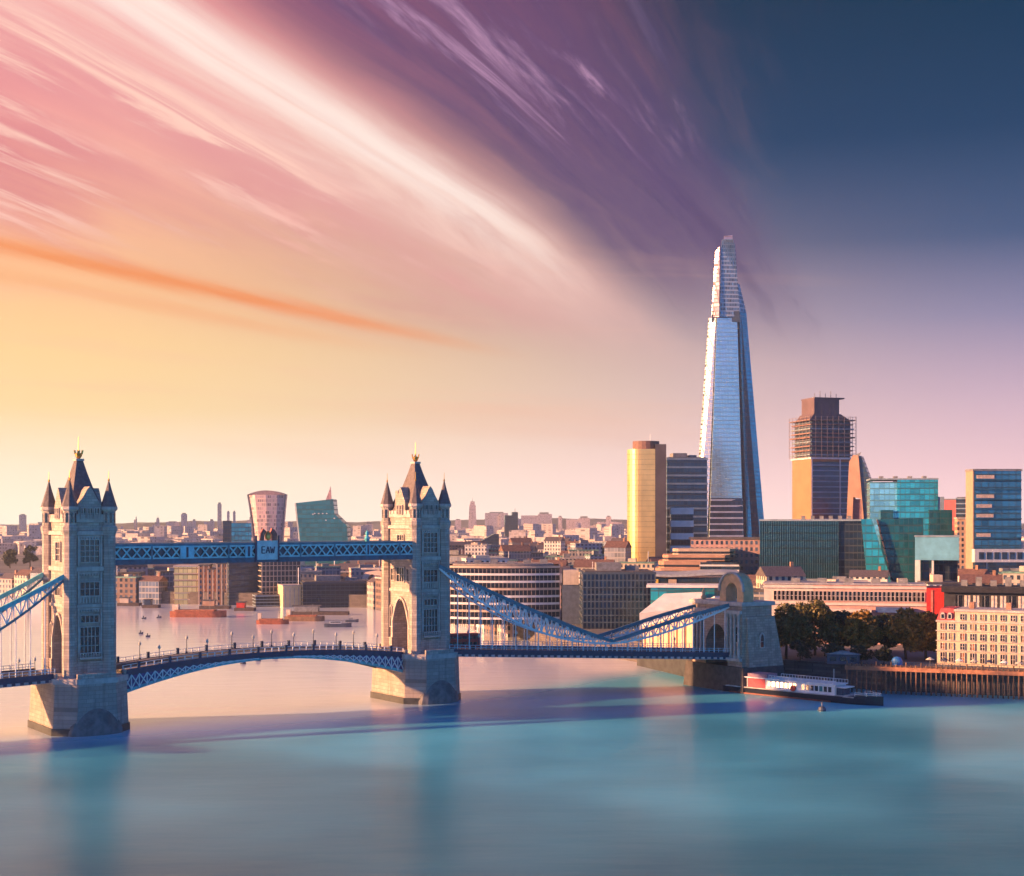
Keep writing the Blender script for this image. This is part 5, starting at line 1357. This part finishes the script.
# ------------------------------------------------------------------ boats
def hull_mb(L, B, H, sheer, bow=.25, z0=-.4):
    """lofted hull: x along, bow at +x"""
    m = MB(); n = 18; vs = []
    for i in range(n + 1):
        f = i / n; x = -L / 2 + L * f
        w_ = B / 2 * (1 - max(0, (f - (1 - bow)) / bow) ** 2.2 * .97) * (.82 + .18 * min(1, f / .12))
        z = H + sheer * (max(0, f - .55) / .45) ** 2
        vs += [(x, -w_, z), (x, -w_ * .82, z0), (x, w_ * .82, z0), (x, w_, z)]
    fs = [(4 * i + j, 4 * i + (j + 1) % 4, 4 * i + 4 + (j + 1) % 4, 4 * i + 4 + j) for i in range(n) for j in range(4)] + [(0, 1, 2, 3), (4 * n + 3, 4 * n + 2, 4 * n + 1, 4 * n)]
    return m.add(vs, fs)
def river_boat():
    p = P(804, 697, 382); q0 = P(727, 690, 395); q1 = P(885, 706, 361)
    ang = math.atan2(q1.y - q0.y, q1.x - q0.x); L = math.hypot(q1.y - q0.y, q1.x - q0.x) - 1
    c = ((q0.x + q1.x) / 2, (q0.y + q1.y) / 2, 0)
    t = thing('passenger_boat', 'long low passenger boat with dark hull and white windowed saloon moored off the quay', 'boat', c, ang)
    hull_mb(L, 7.2, 1.7, .7).build('hull', mat('black_hull_paint', (.012, .016, .03), .3, var=.2), t)
    MB().box(-L * .47, L * .36, -3.45, 3.45, 1.72, 1.95).build('deck', mat('pale_deck', (.5, .5, .48), .7), t)
    MB().box(-L * .44, L * .22, -3.62, 3.62, .05, .4).build('red_boot_line', mat('rust_red_paint', (.22, .07, .05), .6), t)
    s = MB().box(-L * .33, L * .24, -2.9, 2.9, 1.95, 4.5).build('saloon', WHITE, t)
    for sg in (-1, 1):
        for i in range(15):
            x = -L * .19 + i * 1.2 * L / 43
            if i == 7: continue
            MB().box(x, x + .85 * L / 43, sg * 2.9 - .06, sg * 2.9 + .06, 2.6, 4.0).build('saloon_window', PANE if i % 4 else mat('teal_boat_window', (.04, .18, .2), .1), s)
    MB().box(-L * .35, L * .25, -3.2, 3.2, 4.502, 4.75).build('saloon_roof', WHITE, t)
    MB().box(-L * .325, -L * .205, -3.0, 3.0, 1.96, 4.46).build('red_bar_section', mat('crimson_boat_panel', (.42, .03, .06), .5, var=.3, scale=1), t)
    MB().box(-L * .33, -L * .2, -2.6, 2.6, 4.75, 5.7).build('upper_shelter', mat('mauve_shelter', (.32, .20, .26), .6, var=.3, scale=1), t)
    r = MB()
    for i in range(24):
        x = -L * .18 + i * L * .43 / 23; r.box(x - .05, x + .05, -3.1, -3.0, 4.75, 5.6); r.box(x - .05, x + .05, 3.0, 3.1, 4.75, 5.6)
    for sg in (-1, 1): r.bar((-L * .18, sg * 3.05, 5.6), (L * .25, sg * 3.05, 5.6), .12)
    r.build('deck_railing', WHITE, t)
    MB().tube((-L * .02, -3.35, 2.75), (-L * .02, -3.05, 2.75), .8, n=16).build('lifebuoy', RED, t)
    MB().box(L * .245, L * .30, -2.4, 2.4, 3.9, 4.15).build('wheelhouse_awning', WHITE, t)
    w_ = MB(); w_.box(L * .24 + .05, L * .275, -2.0, 2.0, 1.95, 3.9); w_.build('wheelhouse', mat('boat_cabin_glass', (.05, .08, .12), .15), t)
    b = MB()
    for sg in (-1, 1):
        pts = [(L * .36, sg * 2.6), (L * .42, sg * 1.8), (L * .47, sg * .8), (L * .49, 0)]
        for a_, c_ in zip(pts, pts[1:]):
            for z in (2.6, 3.1): b.bar((a_[0], a_[1], z), (c_[0], c_[1], z), .12)
            b.box(a_[0] - .07, a_[0] + .07, a_[1] - .07, a_[1] + .07, 2.1, 3.1)
    b.build('bow_rail', WHITE, t)
    for i in range(7):
        x = -L * .46 + i * .9; MB().box(x, x + .5, -1.6 + (i % 3), -1.0 + (i % 3), 1.95, 2.9).build('deck_seat', (mat('pale_seat', (.6, .45, .42), .7), RED, WHITE)[i % 3], t)
    MB().tube((L * .2, 0, 4.75), (L * .2, 0, 8.5), .08, n=6).build('mast', WHITE, t)
river_boat()
def small_boat(name, label, px, py, Lpx, ang, hullm, kind=0, group=None):
    d = CAMH * F / (py - HOR); k = F / d; L = Lpx / k; x, y = ctr(px, d)
    t = thing(name, label, 'boat', (x, y, 0), R(ang), group)
    H = L * .09 + .5
    hull_mb(L, L * .24 + 1, H, .4).build('hull', hullm, t)
    if kind == 0:
        MB().box(-L * .3, L * .12, -L * .07, L * .07, H - .2, H + L * .10).build('cabin', WHITE, t)
        MB().box(-L * .28, L * .10, -L * .07 - .06, L * .07 + .06, H + L * .035, H + L * .075).build('cabin_windows', PANE, t)
        MB().box(-L * .33, L * .15, -L * .085, L * .085, H + L * .10, H + L * .115).build('cabin_roof', PLANT, t)
    elif kind == 1:
        MB().box(-L * .42, L * .3, -L * .09, L * .09, H - .2, H + .7).build('cargo_hatch', mat('rust_hatch', (.34, .13, .08), .8, var=.3), t)
        MB().box(-L * .47, -L * .36, -L * .06, L * .06, H, H + 3.2).build('wheelhouse', CREAM, t)
        MB().tube((L * .2, 0, H), (L * .2, 0, H + 6), .12, n=6).build('mast', PLANT, t)
    else:
        MB().box(-L * .2, L * .0, -L * .05, L * .05, H - .1, H + .9).build('cabin', PANE, t)
    return t
rust = mat('rust_hull', (.30, .09, .05), .6, var=.3); slate = mat('slate_hull', (.05, .07, .11), .4, var=.2)
small_boat('barge', 'long rust red barge moored on the far bank below the walkway', 199, 617, 56, -4, rust, 1, 'moored barges')
small_boat('barge', 'short red barge moored in front of the latticed block', 273, 624, 32, -3, rust, 1, 'moored barges')
small_boat('barge', 'brown barge against the far wall right of the cream cube', 305, 621, 40, -5, mat('brown_hull', (.22, .13, .08), .7, var=.3), 1, 'moored barges')
small_boat('cabin_boat', 'slate grey cabin boat with white waterline left of the right bridge tower', 338, 627, 27, 3, slate, 0, 'cabin boats')
small_boat('cabin_boat', 'small slate boat just behind the slate grey cabin boat', 352, 622, 13, 4, slate, 0, 'cabin boats')
for i, (px, py) in enumerate(((144, 619), (159, 618), (141, 634), (148, 637))):
    small_boat('dinghy', ('tiny dark dinghy on the pale water right of the left tower, upper left of four', 'tiny dark dinghy, upper right of four on the pale water', 'tiny dark dinghy, lower left of four on the pale water', 'tiny dark dinghy, lowest of four on the pale water')[i], px, py, 4.5, 5 * i, slate, 2, 'dinghies on the pale water')
for i, (px, py) in enumerate(((822, 711), (243, 664), (258, 661), (275, 659))):
    d = CAMH * F / (py - HOR); x, y = ctr(px, d)
    t = thing('mooring_buoy', ('dark mooring buoy in the water below the passenger boat', 'dark mooring buoy under the arched span, leftmost of three', 'dark mooring buoy under the arched span, middle of three', 'dark mooring buoy under the arched span, rightmost of three')[i], 'buoy', (x, y, 0), 0, 'mooring buoys')
    MB().lathe([(.3, -.6), (.95, -.2), (1.05, .4), (.8, 1.0), (.3, 1.2)], 12).build('float', slate, t)
    MB().lathe([(.12, 1.2), (.12, 1.9), (.3, 2.0), (.3, 2.15)], 8).build('ring_post', PLANT, t)
# low pontoons and landing stages along the far bank
for i, (px, py, wpx) in enumerate(((128, 606, 22), (150, 608, 16), (214, 609, 30), (244, 611, 20), (318, 615, 60))):
    d = CAMH * F / (py - HOR); k = F / d; x, y = ctr(px, d)
    t = thing('landing_stage', f'{ords[i]} low landing stage from the left along the far bank', 'pontoon', (x - wpx / k / 2, y, 0), R(-2), 'landing stages on the far bank')
    W_ = wpx / k
    MB().box(0, W_, 0, 6, -.5, 1.6).build('float', mat('dark_pontoon', (.08, .06, .055), .8, var=.3), t)
    MB().box(W_ * .1, W_ * .5, 1, 5, 1.6, 4.4).build('shelter', (CREAM, NAVY, PEACH, RED, PLANT)[i], t)
    MB().box(W_ * .06, W_ * .54, .6, 5.4, 4.4, 4.8).build('shelter_roof', DKROOF, t)

# ------------------------------------------------------------------ small city buildings
rnd = random.Random(11)
WALLC = [('cream', (.58, .50, .38)), ('pink', (.50, .37, .34)), ('brown brick', (.19, .13, .11)), ('white', (.68, .66, .62)), ('grey', (.30, .32, .34)), ('pale blue', (.34, .42, .48)), ('stone', (.42, .38, .33)), ('slate blue', (.12, .16, .22))]
ROOFC = [('dark flat roof', DKROOF), ('pale flat roof', mat('pale_flat_roof', (.46, .43, .40), .85, var=.2)), ('rust red roof', mat('rust_red_tiles', (.15, .085, .075), .85, var=.3, scale=.8)), ('slate pitched roof', LEAD), ('green copper roof', mat('green_copper_roof', (.12, .26, .22), .7, var=.25))]
used = set()
def in_land(x, y):
    ins = False; n = len(poly)
    for i in range(n):
        (x0, y0), (x1, y1) = poly[i], poly[(i + 1) % n]
        if (y0 > y) != (y1 > y) and x < (x1 - x0) * (y - y0) / (y1 - y0) + x0: ins = not ins
    return ins
ZONES = ((455, 565, 'right of the right tower'), (565, 650, 'left of the gold tower'), (650, 760, 'by the spire tower foot'), (760, 870, 'behind the pink building'), (870, 1040, 'behind the dark terrace'),
         (100, 180, 'left of the golden glass block'), (180, 300, 'below the walkway'), (300, 400, 'just left of the right tower'), (-30, 100, 'beyond the left tower'))
def zone(px):
    for a, b, z in ZONES:
        if a <= px < b: return z
    return 'right of the right tower'
def house(px, d, w_, dp, h, far=False, z0=LANDZ, turn=None):
    x, y = ctr(px, d)
    r_ = math.hypot(w_, dp) * .52
    if z0 == LANDZ and (not in_land(x, y - dp * .7) or not in_land(x - w_ * .8, y)): return False
    if z0 != LANDZ: r_ = w_ * .45
    for (kx, ky, kr) in KEEP:
        if (kx - x) ** 2 + (ky - y) ** 2 < (kr + r_) ** 2: return False
    z = zone(px)
    size = 'low' if h < 11 else ('mid-height' if h < 19 else 'tall')
    dist = 'near' if d < 780 else ('middle distance' if d < 1150 else 'far')
    for tr in range(90):
        wi = rnd.randrange(len(WALLC)); ri = rnd.randrange(len(ROOFC))
        key = (size, wi, ri, z, dist)
        if key not in used: break
    else: return False
    used.add(key)
    KEEP.append((x, y, r_))
    wn, wc = WALLC[wi]; rn, rm = ROOFC[ri]
    dn = {'near': 'near', 'middle distance': 'mid-distance', 'far': 'far-off'}[dist]
    t = thing('city_house' if h < 19 else 'city_block', f'{dn} {size} {wn} house with {rn} {z}', 'house' if h < 19 else 'block', (x, y, z0), (vang(px) + R(rnd.uniform(-24, 24))) if turn is None else turn, 'city houses')
    a, b = w_ / 2, dp / 2
    if wn == 'slate blue' or (wn == 'grey' and h > 14): wm = glass('city_glass_' + wn.replace(' ', '_'), wc, 3.4, 2.2, .15, .3, (.3, .3, .3), .16)
    else: wm = winwall('city_wall_' + wn.replace(' ', '_'), wc, fw=2.6 + (wi % 3) * .4, fh=3.2)
    MB().box(-a, a, -b, b, 0, h).build('wall', wm, t)
    if ri in (2, 3):
        rf = MB().ext([(-b - .4, h), (0, h + dp * .32), (b + .4, h)], -a - .3, a + .3, 'x').build('roof', rm, t)
        MB().box(a * .5, a * .5 + 1.2, -.6, .6, h + dp * .1, h + dp * .32 + 1.8).build('chimney', mat('chimney_brick', (.35, .2, .14), .9, var=.3), rf)
    else:
        rf = MB().box(-a - .25, a + .25, -b - .25, b + .25, h, h + .7).build('roof', rm, t)
        MB().box(-a * .5, a * rnd.uniform(-.1, .3), -b * .4, b * .3, h + .7, h + .7 + rnd.uniform(1.2, 3)).build('roof_plant', PLANT if rnd.random() < .6 else CREAM, rf)
        if rnd.random() < .4: MB().tube((a * .6, 0, h + .7), (a * .6, 0, h + rnd.uniform(4, 8)), .18, n=5).build('mast', WHITE, rf)
    return True
for (x0, y0), (x1, y1) in zip(BANK[6:11], BANK[7:12]):
    L_ = math.hypot(x1 - x0, y1 - y0); nx_, ny_ = -(y1 - y0) / L_, (x1 - x0) / L_
    if nx_ * 0 + ny_ * 1 < 0: nx_, ny_ = -nx_, -ny_
    for i in range(int(L_ / 14)):
        f = (i + .5) / int(L_ / 14); X_ = x0 + (x1 - x0) * f + nx_ * 1.5; Y_ = y0 + (y1 - y0) * f + ny_ * 1.5
        px = X_ / Y_ * F + 512
        if px > 560 or px < -20: continue
        house(px, Y_, rnd.uniform(11, 14.5), rnd.uniform(9, 12), rnd.uniform(11, 19), z0=-1.0, turn=math.atan2(y0 - y1, x0 - x1))
made = 0
for tr in range(16000):
    if made > 262: break
    px = rnd.uniform(95, 400) if rnd.random() < .28 else rnd.uniform(450, 1040)
    d = 470 + 1250 * rnd.random() ** 1.3
    if px < 400: d = max(d, rnd.uniform(820, 1500))
    if px > 760: d = rnd.uniform(480, 900)
    w_ = rnd.uniform(9, 20) * (1 + d / 2600); dp = rnd.uniform(9, 15)
    if 560 < px < 765 and d < 740: continue
    h = rnd.uniform(7, 17) + (rnd.random() < .22) * rnd.uniform(3, 13)
    ylim = 541 if px < 760 else 573
    if px < 400: ylim = 566
    h = min(h, CAMH - (ylim + rnd.uniform(0, 6) - HOR) * d / F - LANDZ)
    if h < 5: continue
    made += house(px, d, w_, dp, h)
# far roofs fading into the haze
WG = 'parks between the far roofs'
for i, (px, d, h, r) in enumerate(((585, 1250, 15, 16), (600, 1260, 17, 18), (618, 1255, 15, 15), (560, 1300, 13, 13), (770, 980, 26, 11), (781, 985, 32, 10), (646, 1240, 14, 12), (520, 1180, 11, 11), (10, 1190, 16, 8), (30, 1200, 20, 7))):
    x, y = ctr(px, d)
    tree(('dark rounded tree left of the gold tower, leftmost of a close group of three', 'dark rounded tree left of the gold tower, middle of a close group of three', 'dark rounded tree left of the gold tower, rightmost of a close group of three', 'small dark tree standing apart left of the group of three', 'dark tree right of the foot of the spire tower', 'tall dark tree between spire tower and scaffolded tower', 'dark tree at the foot of the gold tower', 'small dark tree among roofs under the slate twin tower', 'dark bushy tree at the left picture edge', 'taller dark tree left of the left bridge tower')[i], x, y, h, r, 2, 80 + i, WG, 700, name='park_tree', ls=1.3)
m = MB(); rr = random.Random(77)
for i in range(2600):
    d = rr.uniform(1650, 4000); px = rr.uniform(-60, 1080); x, y = ctr(px, d)
    if not in_land(x, y) or any((kx - x) ** 2 + (ky - y) ** 2 < (kr + 30) ** 2 for kx, ky, kr in KEEP): continue
    a = rr.uniform(6, 20); b = rr.uniform(6, 14); h = min(rr.uniform(6, 18) + (rr.random() < .08) * rr.uniform(8, 22), CAMH - (rr.uniform(528, 536) - HOR) * d / F - LANDZ + 12)
    if h < 4: continue
    m.M = Matrix.Translation((x, y, LANDZ)) @ Matrix.Rotation(rr.uniform(0, 3), 4, 'Z'); m.box(-a, a, -b, b, 0, h)
o = m.build('distant_rooftops', winwall('distant_walls', (.50, .46, .45), (.2, .19, .2), 5, 4))
tag(o, 'mass of tiny far-off rooftops fading into the haze below the skyline', 'rooftops'); o['kind'] = 'stuff'

# ------------------------------------------------------------------ air
hz = MB().box(-2700, 2700, -260, 4700, -3.5, 316)
o = hz.build('haze', bpy.data.materials.new('haze_air'))
o['kind'] = 'stuff'; tag(o, 'thin warm evening haze over the river and the far city', 'haze')
hm = o.data.materials[0]; hm.use_nodes = True; hm.node_tree.nodes.clear(); n = NT(hm.node_tree)
pv = n.n('ShaderNodeVolumePrincipled'); pv.inputs['Color'].default_value = (.88, .95, 1.0, 1); pv.inputs['Density'].default_value = .00010; pv.inputs['Anisotropy'].default_value = .82
mo_ = n.n('ShaderNodeOutputMaterial'); n.put(mo_.inputs['Volume'], pv.outputs[0])
